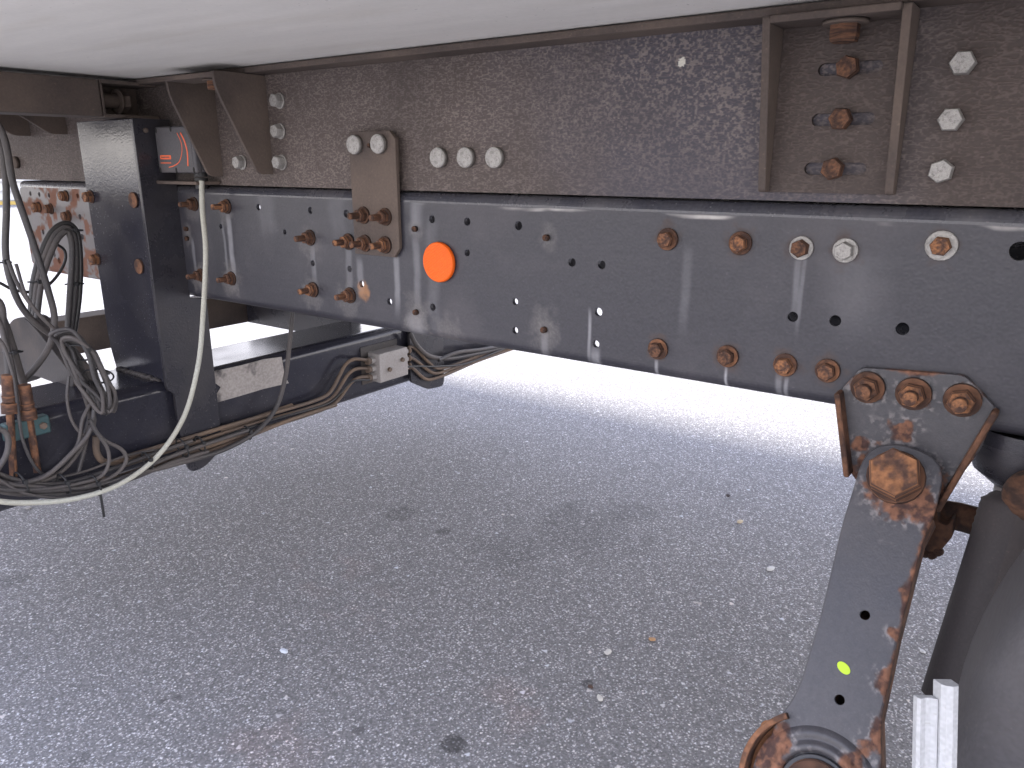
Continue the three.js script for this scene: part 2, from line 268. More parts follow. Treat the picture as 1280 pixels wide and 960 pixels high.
// subframe web: crazed dusty coating, x -3.2..0.5, y 0.99..1.24
const SX0 = -3.2, SX1 = 0.5, SY0 = 0.99, SY1 = 1.24;
const FLK = onZ(852, 78, ZS);
M.sub = (() => {
  const W = 2048, H = 256, mx = (SX1 - SX0) / W, my = (SY1 - SY0) / H;
  const [c, h] = maps(W, H, (i, j, o) => {
    const x = SX0 + (i + 0.5) * mx, y = SY0 + (j + 0.5) * my;
    const wx = x + 0.006 * vn(x * 60, y * 60, 400), n = fbm(x * 8, y * 8, 410, 4), rid = Math.abs(fbm(wx * 150, y * 300, 420, 2) - 0.5) * 2, f = vn(x * 400, y * 500, 430), crack = 1 - sst(0.03, 0.24, rid);
    const blue = sst(-0.86, -0.5, x + 0.25 * (n - 0.5)) * (1 - sst(-0.28, -0.12, x)), blot = sst(0.52, 0.62, fbm(x * 330, y * 330, 440, 2));
    const right = sst(-0.2, -0.12, x);
    const k = 0.75 + 0.5 * n + 0.25 * f;
    o[0] = 0.072 * k; o[1] = 0.056 * k; o[2] = 0.050 * k;
    o[0] = mix(o[0], 0.058, blue * 0.8); o[1] = mix(o[1], 0.055, blue * 0.8); o[2] = mix(o[2], 0.072, blue * 0.8);
    const lt = crack * 0.42 * (0.35 + n) * (1 - 0.6 * blue) * (1 - 0.4 * right) + blot * blue * 0.42 * sst(1.0, 1.22, y + 0.1 * n);
    o[0] = mix(o[0], 0.29, lt); o[1] = mix(o[1], 0.24, lt); o[2] = mix(o[2], 0.215, lt);
    o[0] *= 1 - 0.3 * right; o[1] *= 1 - 0.34 * right; o[2] *= 1 - 0.36 * right;
    if (f > 0.97 && crack > 0.3) { o[0] += 0.08; o[1] += 0.07; o[2] += 0.065; }
    if (Math.hypot(x - FLK.x, y - FLK.y) < 0.0045 + 0.003 * f) { o[0] = 0.6; o[1] = 0.58; o[2] = 0.5; }
    o[3] = 0.5 * crack + 0.3 * n + 0.2 * f;
  });
  return std({ map: c, bumpMap: h, bumpScale: 0.0012, roughness: 0.7 });
})();

// ------------------------------------------------------------------ the setting
{
  const g = new THREE.PlaneGeometry(320, 320, 8, 8); g.rotateX(-Math.PI / 2);
  const p = g.attributes.position, uv = g.attributes.uv;
  for (let i = 0; i < p.count; i++) uv.setXY(i, (p.getX(i) - GX) / GT, (p.getZ(i) - GZ) / GT);
  const gr = struct('ground', g, M.asphalt); gr.castShadow = false;
}

// ------------------------------------------------------------------ fastener builders (all face +z)
const hexHead = (af, t, z0 = 0) => { const g = new THREE.CylinderGeometry(af * 0.577 * 0.9, af * 0.577, t * 0.25, 6); g.rotateX(Math.PI / 2); g.translate(0, 0, z0 + t * 0.875); const b = new THREE.CylinderGeometry(af * 0.577, af * 0.577, t * 0.75, 6, 1); b.rotateX(Math.PI / 2); b.translate(0, 0, z0 + t * 0.375); return mergeGeometries([b, g].map(q => { q = q.toNonIndexed(); q.computeVertexNormals(); return scaleUV(q, 0.07); })); };
const disc = (r, t, z0 = 0, seg = 20, ch = 0.2) => { const g = new THREE.LatheGeometry([new THREE.Vector2(0.0001, 0), new THREE.Vector2(r, 0), new THREE.Vector2(r, t * (1 - ch)), new THREE.Vector2(r * (1 - 0.25 * ch), t), new THREE.Vector2(0.0001, t)], seg); g.rotateX(Math.PI / 2); g.translate(0, 0, z0); return scaleUV(g, 0.08); };
const G = {
  flange: disc(0.0162, 0.004), hex21: hexHead(0.0205, 0.012, 0.0035), hex24: hexHead(0.024, 0.015, 0.003),
  nut: hexHead(0.022, 0.014, 0.003), stud: disc(0.0062, 0.038, 0, 12, 0.12), button: disc(0.0172, 0.011, 0, 24, 0.25),
  rivet: disc(0.0055, 0.007, 0, 10), washer: disc(0.0158, 0.003), washerBig: disc(0.018, 0.003), screwHead: disc(0.004, 0.004, 0, 10),
};
function boltAt(parent, p, geo, mat, washer, wmat, stud, ax) {
  const m = mesh('bolt', geo, mat, parent); m.position.copy(p); m.rotation.z = rnd() * 6.28;
  if (ax === 'x') { m.rotation.set(0, Math.PI / 2, 0); }
  if (washer) mesh('washer', washer, wmat ?? mat, m);
  if (stud) mesh('stud', stud, mat, m);
  return m;
}
const pickRust = () => rustM[(rnd() * 3) | 0];

// ------------------------------------------------------------------ chassis rails
function railGeo(x0, x1, holes) {
  const s = new THREE.Shape(); s.moveTo(x0 + 0.02, 0.752); s.lineTo(x1, 0.752); s.lineTo(x1, 0.982); s.lineTo(x0 + 0.02, 0.982); s.quadraticCurveTo(x0, 0.982, x0, 0.965); s.lineTo(x0, 0.77); s.quadraticCurveTo(x0, 0.752, x0 + 0.02, 0.752);
  for (const [x, y, r] of holes) { const h = new THREE.Path(); h.absarc(x, y, r, 0, 6.2832, true); s.holes.push(h); }
  const g = extr(s, 0.008, 0, 10); g.translate(0, 0, -0.008); return planarUV(g, RX0, RX1, RY0, RY1);
}
function flangeGeo(x0, x1, top) {   // bend and flange, profile in yz
  const r = 0.018, cy = top ? 0.982 : 0.752, sg = top ? 1 : -1, pts = [];
  for (let k = 0; k <= 8; k++) { const a = k / 8 * Math.PI / 2; pts.push([-r + r * Math.cos(a), cy + sg * r * Math.sin(a)]); }
  pts.push([-0.08, cy + sg * r], [-0.08, cy + sg * (r - 0.008)]);
  for (let k = 8; k >= 0; k--) { const a = k / 8 * Math.PI / 2, q = r - 0.008; pts.push([-r + q * Math.cos(a), cy + sg * q * Math.sin(a)]); }
  const N = pts.length, half = 9, pos = [], idx = [];
  const g = alongX(pts, x0, x1); planarUV(g, RX0, RX1, RY0, RY1);
  return g;
}
const rail = thing('chassis_rail', 'dark blue grey steel chassis rail with bolts and the orange reflector', 'chassis rail');
{
  const holes = railHoles.map(([u, v, r]) => { const p = onZ(u, v, 0); return [p.x, p.y, r / 1000]; });
  const a = onZ(32, 280, 0).x;
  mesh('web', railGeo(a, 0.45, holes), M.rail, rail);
  mesh('top_flange', boxUV(flangeGeo(a + 0.004, 0.45, true)), M.gloss, rail);
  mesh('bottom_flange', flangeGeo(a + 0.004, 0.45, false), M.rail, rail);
  for (const [u, v, k, s] of railFlange) { const b = boltAt(rail, onZ(u, v, 0), G.hex21, k === 2 ? galvM : pickRust(), s ? G.washerBig : k ? G.washer : G.flange, k ? galvM : pickRust()); }
  for (const [u, v] of railStud) boltAt(rail, onZ(u, v, 0), G.nut, pickRust(), G.flange, rustDark, G.stud);
  for (const [u, v] of railSmall) boltAt(rail, onZ(u, v, 0), G.rivet, rustDark);
  for (const [u, v] of railEnd) boltAt(rail, onZ(u, v, 0), G.hex24, pickRust(), G.washer, rustDark);
}
{
  const far = thing('chassis_rail', 'plain dark chassis rail on the far side of the truck', 'chassis rail');
  const g = railGeo(-2.53, 0.45, []); g.scale(1, 1, -1); const ix = g.index; 
  const w = mesh('web', [box(-2.53, 0.45, 0.752, 0.982, -0.852, -0.844)], M.black, far);
  mesh('top_flange', [box(-2.53, 0.45, 0.983, 0.991, -0.852, -0.77)], M.black, far);
  mesh('bottom_flange', [box(-2.53, 0.45, 0.743, 0.751, -0.852, -0.77)], M.black, far);
}

// ------------------------------------------------------------------ truck body above
{
  const b = thing('truck_body', 'off white floor panel and box of the truck body overhead', 'truck body');
  mesh('floor_panel', box(-3.6, 5, 1.237, 1.27, -1.68, 0.83), M.white, b);
  mesh('side_wall', box(-3.6, 5, 1.272, 3.6, 0.79, 0.828), M.wall, b);
  mesh('side_wall', box(-3.6, 5, 1.272, 3.6, -1.678, -1.64), M.wall, b);
  mesh('roof', box(-3.6, 5, 3.602, 3.64, -1.68, 0.83), M.wall, b);
  mesh('end_wall', box(-3.6, -3.56, 1.272, 3.6, -1.638, 0.788), M.wall, b);
  mesh('end_wall', box(4.96, 5, 1.272, 3.6, -1.638, 0.788), M.wall, b);
}
// added unseen box and rail under the near side, shaping the post's reflection
{
  const t = thing('added_blocker_box', 'added unseen black box under the near side of the truck body that shapes the post reflection', 'box');
  mesh('shell', rbox(-3.58, -2.62, 0.42, 0.955, 0.42, 0.81, 0.02), M.blackDusty, t);
  for (const x of [-3.4, -2.8]) mesh('hanger', box(x, x + 0.04, 0.9555, 1.2365, 0.5, 0.508), M.black, t);
  mesh('lid', rbox(-3.55, -2.65, 0.46, 0.92, 0.8102, 0.822, 0.005), M.blackDusty, t);
  tag(mesh('added_side_blocker', rbox(-3.58, -1.5, 1.16, 1.2365, 0.77, 0.82, 0.004), M.brown), 'added unseen brown strip under the near edge of the white floor that shapes the post reflection', 'rail');  // added out of view to cut off the top of the mirrored bright patch
}
// ------------------------------------------------------------------ subframe
const sub = thing('subframe_rail', 'brown dusty crazed subframe rail lying on top of the chassis rail', 'subframe rail');
{
  const g = extr(polyShape([[-3.2, 1.0025], [0.5, 1.0025], [0.5, 1.2235], [-3.2, 1.2235]]), 0.008); g.translate(0, 0, ZS - 0.008); mesh('web', planarUV(g, SX0, SX1, SY0, SY1), M.sub, sub);
  mesh('top_flange', rbox(-3.2, 0.5, 1.2237, 1.2352, ZS - 0.05, 0.034, 0.003), M.brown, sub);
  mesh('bottom_flange', box(-3.2, 0.5, 1.0022, 1.0102, ZS - 0.07, ZS - 0.0085), M.brown, sub);
  for (const [u, v] of [[350, 126], [351, 164], [353, 203], [303, 203], [1205, 80], [1190, 150], [1178, 214]]) boltAt(sub, onZ(u, v, ZS), G.hex24, galvM, u > 1000 ? null : G.washer, galvM);
  for (const [u, v] of [[551, 197], [585, 197], [621, 197], [10, 200], [22, 203]]) boltAt(sub, onZ(u, v, ZS), G.button, u < 100 ? M.brown : galvM);
  const farSub = thing('subframe_rail', 'brown subframe rail on the far side of the truck', 'subframe rail');
  mesh('web', box(-3.2, 0.5, 1.002, 1.235, -0.84, -0.832), M.brown, farSub);
}
// ------------------------------------------------------------------ tie plate over both rails
{
  const t = thing('tie_plate', 'rectangular brown tie plate bolted across subframe and chassis rail', 'bracket');
  const zf = 0.009, q = (u, v) => { const p = onZ(u, v, zf); return [p.x, p.y]; };
  const A = q(438, 164), B = q(495, 164), Cc = q(498, 322), D = q(441, 317), x0 = (A[0] + D[0]) / 2, x1 = (B[0] + Cc[0]) / 2, y0 = (Cc[1] + D[1]) / 2, y1 = (A[1] + B[1]) / 2;
  const g = extr(polyShape([[x0, y0], [x1 - 0.014, y0], [x1, y0 + 0.018], [x1, y1 - 0.014], [x1 - 0.014, y1], [x0 + 0.004, y1], [x0, y1 - 0.004]]), 0.006, 0.001); g.translate(0, 0, 0.002); boxUV(g);
  mesh('plate', g, M.brown, t);
  mesh('packer', box(x0 + 0.01, x1 - 0.01, 1.035, y1 - 0.01, ZS + 0.0002, 0.0015), M.brown, t);
  for (const [u, v] of [[446, 181], [476, 180]]) boltAt(t, onZ(u, v, zf), G.button, galvM);
  boltAt(t, onZ(462, 182, zf), G.screwHead, rustDark);
  for (const [u, v] of [[455, 269], [482, 271], [436, 302], [457, 304], [482, 306]]) boltAt(u < 440 ? rail : t, onZ(u, v, u < 440 ? 0 : zf), G.nut, pickRust(), G.flange, rustDark, G.stud);
}
// ------------------------------------------------------------------ reflector
{
  const t = thing('reflector', 'round bright orange reflector stuck on the chassis rail', 'reflector');
  const p = onZ(547, 328, 0.008); t.position.set(p.x, p.y, 0.0005);
  const rim = new THREE.LatheGeometry([[0.0001, 0], [0.0355, 0], [0.0362, 0.002], [0.0358, 0.007], [0.034, 0.0085], [0.033, 0.008], [0.0001, 0.008]].map(a => new THREE.Vector2(...a)), 48); rim.rotateX(Math.PI / 2);
  mesh('lens', scaleUV(rim, 0.1), M.orange, t);
  const ribs = []; for (let k = -7; k <= 7; k++) { const y = k * 0.0043, w = Math.sqrt(0.0325 ** 2 - y * y); ribs.push(rbox(-w, w, y - 0.0012, y + 0.0012, 0.0079, 0.0088, 0.0004, 1)); }
  const r = mesh('lens_rib', ribs, M.orange, t); r.rotation.z = 0.6;
}

// ------------------------------------------------------------------ gusset bracket beside the post
function gusset(x, t, zTop, y1, y0, zBot) { // plate in the yz plane
  const s = roundPoly([[ZS, y1], [zTop, y1], [zTop - 0.002, y1 - 0.03], [zBot + 0.012, y0], [ZS, y0]], [0.001, 0.004, 0.03, 0.014, 0.002]);
  const g = extr(s, t, 0.0008); g.rotateY(-Math.PI / 2); g.translate(x + t / 2, 0, 0); return boxUV(g);
}
{
  const t = thing('gusset_bracket', 'bracket of two tapered brown gusset plates beside the black sensor box', 'bracket');
  mesh('gusset', gusset(-1.40, 0.006, 0.108, 1.2225, 1.028, 0.012), M.brown, t);
  mesh('gusset', gusset(-1.578, 0.006, 0.098, 1.2195, 1.022, 0.010), M.brown, t);
  mesh('top_plate', rbox(-1.574, -1.404, 1.212, 1.2215, 0.036, 0.104, 0.002), M.brown, t);
  const b = boltAt(t, V(-1.45, 1.212, 0.072), hexHead(0.026, 0.016, 0.004), rustM[0], disc(0.022, 0.004), M.brown); b.rotation.set(Math.PI / 2, 0, 0);
}
// ------------------------------------------------------------------ cross member of the body and its channel
{
  const t = thing('body_crossmember', 'brown dusty body cross member under the white floor', 'crossmember');
  mesh('beam', rbox(-1.90, -1.80, 1.150, 1.2285, 0.1225, 0.82, 0.004), M.brown, t);
  const c = thing('channel_bracket', 'short open brown channel bracket between cross member and subframe', 'bracket');
  const x0 = -1.90, x1 = -1.80, z0 = ZS + 0.001, z1 = 0.1215;
  mesh('back_plate', box(x0, x0 + 0.008, 1.152, 1.2275, z0, z1), M.brown, c);
  mesh('flange', rbox(x0 + 0.009, x1, 1.1485, 1.1565, z0, z1, 0.002), M.brown, c);
  mesh('flange', rbox(x0 + 0.009, x1, 1.2205, 1.2285, z0, z1, 0.002), M.brown, c);
  mesh('end_plate', rbox(x0 + 0.009, x1 - 0.001, 1.157, 1.220, z1 - 0.006, z1 - 0.0005, 0.001), M.brown, c);
  const bolt = mesh('bolt', [placed(disc(0.016, 0.04), V(-1.855, 1.188, 0.058)), placed(hexHead(0.04, 0.018), V(-1.855, 1.188, 0.036))], M.brown, c);
  mesh('washer', placed(disc(0.028, 0.005), V(-1.855, 1.188, 0.054)), M.brown, bolt);
  const g = thing('gusset_bracket', 'pair of small brown gusset plates under the cross member', 'bracket');
  for (const [u, v] of [[84, 168], [38, 170]]) { const p = onZ(u, v, ZS); mesh('gusset', gusset(p.x, 0.006, 0.14, 1.2225, p.y, 0.02), M.brown, g); }
  mesh('top_plate', box(onZ(38, 170, ZS).x + 0.004, onZ(84, 168, ZS).x - 0.004, 1.215, 1.2225, 0.036, 0.138), M.brown, g);
}
// ------------------------------------------------------------------ hanging post
{
  const t = thing('hanging_post', 'tall black steel post bolted to the chassis rail and standing on the cross beam', 'post');
  const x0 = -2.005, x1 = -1.757;
  const fp = extr(roundPoly([[x0 + 0.02, 0.53], [x1, 0.53], [x1, 1.146], [x0, 1.146], [x0, 0.6]], [0.002, 0.002, 0.002, 0.002, 0.05]), 0.008, 0.0015); fp.translate(0, 0, ZP - 0.0095); mesh('front_plate', boxUV(fp), M.post, t);
  const sp = extr(roundPoly([[-0.002, 1.147], [ZP + 0.003, 1.147], [ZP + 0.003, 0.515], [0.07, 0.50], [0.07, 0.40], [0.055, 0.285], [0.012, 0.287], [-0.045, 0.325], [-0.045, 0.725], [-0.002, 0.73]], [0.002, 0.003, 0.012, 0.004, 0.02, 0.02, 0.02, 0.004, 0.004, 0.002]), 0.008, 0.0012);
  sp.rotateY(-Math.PI / 2); sp.translate(x1 + 0.010, 0, 0); mesh('side_plate', boxUV(sp), M.black, t);
  const wd = []; for (let k = 0; k < 16; k++) { const s = new THREE.SphereGeometry(rr(0.005, 0.009), 8, 6); s.scale(1.3, rr(0.6, 1), 1); s.translate(-1.97 + k * 0.0128, 0.533 + rr(0, 0.003), ZP + 0.004); wd.push(s); }
  mesh('weld_bead', wd, M.blackDusty, t);
  for (const [u, v, k] of [[114, 246, 1], [168, 250, 0], [122, 324, 1], [175, 333, 0]]) boltAt(t, onZ(u, v, ZP), k ? G.hex24 : disc(0.018, 0.005), rustM[k ? 2 : 0], k ? G.washer : null, rustM[1]);
  boltAt(t, onX(181, 163, -1.7458), G.rivet, M.brown, null, null, null, 'x');
}
// ------------------------------------------------------------------ sensor box
{
  const t = thing('sensor_box', 'small black sensor box with orange printed curves beside the gusset', 'sensor box');
  const p0 = onZ(199, 216, 0.045), p1 = onZ(245, 156, 0.045), w = -1.587 - p0.x, cx = p0.x + w / 2, cy = (p0.y + p1.y) / 2, h = p1.y - p0.y;
  t.position.set(cx, cy, 0.007); t.rotation.y = 0.0;
  mesh('housing', rbox(-w / 2 + 0.003, w / 2 - 0.003, -h / 2 + 0.002, h / 2 - 0.002, -0.022, 0.022, 0.004, 3), M.plastic, t);
  const lid = mesh('lid', rbox(-w / 2, w / 2, -h / 2, h / 2, 0.0225, 0.038, 0.005, 3), M.plastic, t);
  mesh('label_panel', rbox(-w / 2 + 0.012, w / 2 - 0.008, -h / 2 + 0.018, h / 2 - 0.016, 0.037, 0.0388, 0.0006, 1), M.plastic, lid);
  const q = (a, b) => V((a - 0.5) * w, (0.5 - b) * h, 0.0391);   // a right, b down, on the face
  const strip = (pts, r) => { const g = new THREE.TubeGeometry(new THREE.CatmullRomCurve3(pts), 24, r, 6); g.scale(1, 1, 0.25); g.translate(0, 0, 0.0391 * 0.75); return g; };
  mesh('print', strip([q(0.62, 0.15), q(0.70, 0.35), q(0.70, 0.52), q(0.60, 0.75), q(0.45, 0.84), q(0.30, 0.88)], 0.0012), M.print, lid);
  mesh('print', strip([q(0.71, 0.15), q(0.79, 0.33), q(0.83, 0.55), q(0.81, 0.85)], 0.0022), M.print, lid);
  const lg = extr(roundPoly([[-0.022, -0.0045], [0.022, -0.0045], [0.022, 0.0045], [-0.022, 0.0045]], 0.003), 0.0004); const lo = q(0.24, 0.66); lg.translate(lo.x, lo.y, 0.0389); mesh('print', lg, M.print, lid);
  const wd = []; for (let k = 0; k < 6; k++) wd.push(box(lo.x - 0.016 + k * 0.0056, lo.x - 0.0125 + k * 0.0056, lo.y - 0.0016, lo.y + 0.0016, 0.0392, 0.0396)); mesh('print', wd, M.plastic, lid);
  const sm = []; for (let k = 0; k < 9; k++) sm.push(box(lo.x - 0.022 + k * 0.0047, lo.x - 0.0185 + k * 0.0047, lo.y - 0.0135, lo.y - 0.0112, 0.0389, 0.0393)); mesh('print', sm, M.print, lid);
  for (const [a, b] of [[0.05, 0.08], [0.45, 0.06], [0.95, 0.08], [0.05, 0.94], [0.48, 0.94], [0.94, 0.93]]) { const s = mesh('screw', disc(0.0042, 0.0012, 0, 10), M.dark, t); s.position.copy(q(a, b)); s.position.z = 0.0372; s.scale.set(0.9, 1.5, 1); }
  const gl = mesh('cable_gland', new THREE.CylinderGeometry(0.0165, 0.015, 0.024, 6), M.rubberClean, t); { const q2 = onZ(252, 229, 0.018); gl.position.set(Math.min(q2.x - cx, w / 2 + 0.01), q2.y - cy, 0.011); }
  mesh('collar', new THREE.CylinderGeometry(0.0145, 0.0145, 0.012, 16), M.rubberClean, gl).position.set(0, 0.02, 0);
  const st = tag(mesh('stop_plate', rbox(-1.745, -1.585, 1.004, 1.0115, -0.010, 0.05, 0.002), M.brown), 'narrow dark shelf plate under the sensor box', 'plate');
}
// ------------------------------------------------------------------ cross beam
{
  const t = thing('cross_beam', 'heavy black cross beam under the rails with worn nameplate', 'beam');
  const g = new RoundedBoxGeometry(0.235, 0.207, 2.1, 4, 0.028); g.translate(-1.769 - 0.1175, 0.325 + 0.1035, -0.35); mesh('body', boxUV(g), M.post, t);
  const q = (u, v) => { const p = onX(u, v, -1.768); return [-p.z, p.y]; };
  const pl = extr(polyShape([q(268, 464), q(300, 457), q(330, 449), q(352, 446), q(356, 470), q(361, 479), q(330, 486), q(300, 495), q(272, 503), q(271, 492), q(276, 484), q(268, 478)]), 0.0012, 0.0002); pl.rotateY(Math.PI / 2); pl.translate(-1.769, 0, 0); boxUV(pl);
  const [c] = maps(256, 256, (i, j, o) => { const x = i / 256, y = j / 256, n = fbm(x * 5, y * 5, 500, 5, 5, 5), k = sst(0.56, 0.70, n), f = vn(x * 80, y * 80, 510, 80, 80); o[0] = mix(0.36, 0.05, k) * (0.8 + 0.35 * f); o[1] = mix(0.33, 0.045, k) * (0.8 + 0.35 * f); o[2] = mix(0.31, 0.05, k) * (0.8 + 0.35 * f); o[3] = n; }, 0.3);
  mesh('nameplate', pl, std({ map: c, roughness: 0.55, metalness: 0.2 }), t);
  mesh('end_cap', box(-1.99, -1.785, 0.34, 0.515, 0.7005, 0.705), M.black, t);
  // far hanger plate
  const h = thing('hanger_plate', 'black hanger plate at the far end of the cross beam beyond the valve block', 'plate');
  const sp = extr(roundPoly([[-0.86, 0.735], [-0.80, 0.735], [-0.80, 0.6], [-0.775, 0.5], [-0.775, 0.335], [-0.86, 0.29], [-0.935, 0.283], [-0.945, 0.30], [-0.945, 0.735]], [0.002, 0.002, 0.02, 0.02, 0.01, 0.01, 0.02, 0.02, 0.002]), 0.008, 0.0012); sp.rotateY(-Math.PI / 2); sp.translate(-1.75, 0, 0); mesh('plate', boxUV(sp), M.black, h);
  mesh('rib', rbox(-1.749, -1.69, 0.52, 0.73, -0.94, -0.93, 0.002), M.blackDusty, h);
}
// rear longitudinal and transverse members seen through the gap
{
  const a = thing('rear_crossmember', 'dark brown rear cross member seen between beam and rail', 'crossmember');
  mesh('beam', rbox(-2.70, -2.60, 0.445, 0.562, -0.80, 0.0, 0.004), M.brown, a);
  const b = thing('inner_longitudinal', 'dark navy longitudinal beam inside the chassis behind the rail', 'beam');
  mesh('beam', rbox(-2.599, -2.006, 0.445, 0.72, -0.80, -0.75, 0.004), M.black, b);
}
// tank behind the rail, seen dark through the bolt holes
{
  const t = thing('air_tank', 'dark air tank hung behind the chassis rail', 'tank');
  const g = new THREE.CapsuleGeometry(0.095, 0.5, 8, 20); g.rotateZ(Math.PI / 2); g.translate(-0.05, 0.86, -0.24); mesh('shell', g, M.black, t);
  mesh('strap', box(-0.18, -0.15, 0.755, 0.965, -0.342, -0.337), M.black, t); mesh('strap', box(0.1, 0.13, 0.755, 0.965, -0.342, -0.337), M.black, t);
}
// ------------------------------------------------------------------ valve block and pipes
const XP = -1.742;
{
  const t = thing('valve_block', 'light grey aluminium valve block on the cross beam with six pipe fittings', 'valve block');
  const z0 = -0.728, z1 = -0.60;
  mesh('block', rbox(-1.768, -1.715, 0.378, 0.472, z0, z1, 0.003), M.alloy, t);
  mesh('back_plate', rbox(-1.7685, -1.7655, 0.37, 0.492, z0 - 0.004, z1 + 0.03, 0.001), M.blackDusty, t);
  for (const y of [0.398, 0.425, 0.452]) {
    for (const s of [1, -1]) { const f = mesh('fitting', hexHead(0.019, 0.02), M.alloy, t); f.position.set(XP + 0.004, y, s > 0 ? z1 : z0); if (s < 0) f.rotation.y = Math.PI; mesh('collar', disc(0.0115, 0.012, 0.02), M.steelPipe, f); }
  }
  for (const [y, z] of [[0.415, -0.64], [0.435, -0.70]]) { const s = mesh('screw', hexHead(0.013, 0.008), M.steelPipe, t); s.position.set(-1.715, y, z); s.rotation.y = Math.PI / 2; }
}
const px = (list, x) => list.map(([u, v, xx]) => onX(u, v, xx ?? x));
function pipe(name, label, cat, pts, r, mat, group) { const o = mesh(name, tubeGeo(pts, r), mat); return tag(o, label, cat, group); }
const sharp = (pts, k = 0.2) => { const o = [pts[0]]; for (let i = 1; i < pts.length - 1; i++) { const d0 = pts[i].distanceTo(pts[i - 1]), d1 = pts[i].distanceTo(pts[i + 1]), q = 0.018; o.push(pts[i].clone().lerp(pts[i - 1], Math.min(0.4, q / d0)), pts[i].clone().lerp(pts[i + 1], Math.min(0.4, q / d1))); } o.push(pts[pts.length - 1]); return o; };
for (const [i, y] of [[0, 0.452], [1, 0.425], [2, 0.398]]) {
  const e = V(XP + 0.004, y, -0.585);
  const L = [[[436, 449], [411, 494], [300, 528], [160, 570]], [[440, 461], [414, 500], [300, 535], [150, 583]], [[444, 472], [418, 506], [300, 545], [150, 595]]][i].map(([u, v]) => onX(u, v, XP + 0.004));
  pipe('brake_pipe', ['thin brown pipe from the top left port of the valve block', 'thin brown pipe from the middle left port of the valve block', 'thin brown pipe from the bottom left port of the valve block'][i], 'pipe', sharp([e, ...L]), 0.0055, M.steelPipe);
  const R = [[[513, 431], [546, 462], [600, 444], [670, 420]], [[513, 446], [543, 468], [600, 447], [670, 423]], [[512, 457], [534, 476], [600, 450], [670, 426]]][i].map(([u, v]) => onX(u, v, XP + 0.004));
  pipe('brake_pipe', ['thin brown pipe from the top right port of the valve block', 'thin brown pipe from the middle right port of the valve block', 'thin brown pipe from the bottom right port of the valve block'][i], 'pipe', sharp([V(XP + 0.004, y, -0.745), ...R]), 0.0055, M.steelPipe);
}
pipe('brake_pipe', 'thicker tan pipe lying along the foot of the cross beam', 'pipe', px([[120, 545], [121, 566], [130, 577], [170, 573], [230, 556], [300, 530], [365, 507]], -1.753), 0.0075, M.steelPipe);
pipe('brake_pipe', 'brown pipe lowest along the foot of the cross beam', 'pipe', px([[70, 605], [150, 596], [240, 572], [365, 524], [420, 506]], -1.735), 0.006, M.steelPipe);
pipe('hose', 'black hose curving down from behind the rail beside the valve block', 'hose', px([[512, 415], [520, 430], [535, 444], [560, 448], [600, 441], [640, 432]], -1.73), 0.008, M.rubber);
pipe('hose', 'black hose bowed above the pipes right of the valve block', 'hose', px([[548, 450], [570, 441], [600, 437], [640, 430]], -1.725), 0.007, M.rubber);
pipe('cable', 'thin black cable tied to the bottom left valve block pipe', 'cable', px([[462, 475], [440, 477], [425, 492], [412, 503], [340, 525], [250, 556], [170, 590]], -1.728), 0.003, M.rubberClean);
pipe('cable', 'thin black cable crossing below the right valve block ports', 'cable', px([[488, 472], [505, 460], [545, 458], [580, 455], [630, 436]], -1.722), 0.003, M.rubberClean);
pipe('hose', 'thin black hose hanging from the rail bottom in front of the nameplate', 'hose', px([[366, 388], [362, 430], [357, 470], [345, 510], [322, 538], [280, 562], [220, 580], [150, 597]], -1.715), 0.0062, M.rubber);

// ------------------------------------------------------------------ pale grey cable from the sensor
{
  const c = pipe('sensor_cable', 'pale grey cable hanging from the sensor box down to the hoses', 'cable', [onX(252, 226, -1.585), onX(253, 262, -1.585), onX(257, 310, -1.595), onX(254, 390, -1.62), onX(247, 460, -1.655), onX(228, 525, -1.68), onX(195, 572, -1.69), onX(150, 605, -1.69), onX(100, 622, -1.69), onX(50, 628, -1.69), onX(-10, 625, -1.69), onX(-120, 585, -1.69)], 0.0059, M.cableGrey);
}
// ------------------------------------------------------------------ hose bundle at the left
const hose = (label, pts, r, mat = M.rubber, name = 'hose') => pipe(name, label, name, pts, r * 0.82, mat);
// points on a plane of constant x; what leaves the frame at the left runs on along the beam
const F = (list, d) => { const more = ([u, v]) => [u - 110, v < 300 ? v - 25 : Math.min(v, 560) - 10]; const l = [...list]; if (l[0][0] < -3) l.unshift(more(l[0])); if (l[l.length - 1][0] < -3) l.push(more(l[l.length - 1])); return l.map(([u, v]) => onX(u, v, d)); };
hose('thick black hose hanging beside the rail end, tied in its middle', F([[-6, 170], [6, 215], [8, 260], [7, 315], [13, 350], [28, 385], [52, 410], [85, 430]], -1.86), 0.0085);
hose('black hose slanting across the rail end and curling to the brass fitting', F([[-8, 150], [18, 235], [42, 305], [60, 362], [68, 398], [62, 432], [42, 462], [16, 490], [14, 530]], -1.83), 0.0085);
hose('thin black hose slung loosely from the first hanging hose', F([[10, 325], [22, 355], [42, 385], [66, 410], [90, 428]], -1.84), 0.005);
hose('thin black cable looping below the rusty rail end', F([[-5, 352], [14, 361], [36, 365], [58, 358], [76, 338], [82, 322], [80, 312], [70, 305]], -1.95), 0.0042, M.rubberClean, 'cable');
for (let k = 0; k < 3; k++) hose(['outermost hose of the loop in front of the rusty rail end', 'middle hose of the loop in front of the rusty rail end', 'innermost hose of the loop in front of the rusty rail end'][k], F([[38 + k * 4, 398], [42 + k * 5, 350 + k * 2], [53 + k * 5, 312 + k * 3], [68 + k * 3, 286 + k * 5], [84, 279 + k * 5], [95 - k * 3, 288 + k * 7], [100 - k * 5, 318], [99 - k * 6, 370], [92 - k * 4, 420]], -1.93 + 0.008 * k), 0.008, k ? M.rubber : M.rubberClean);
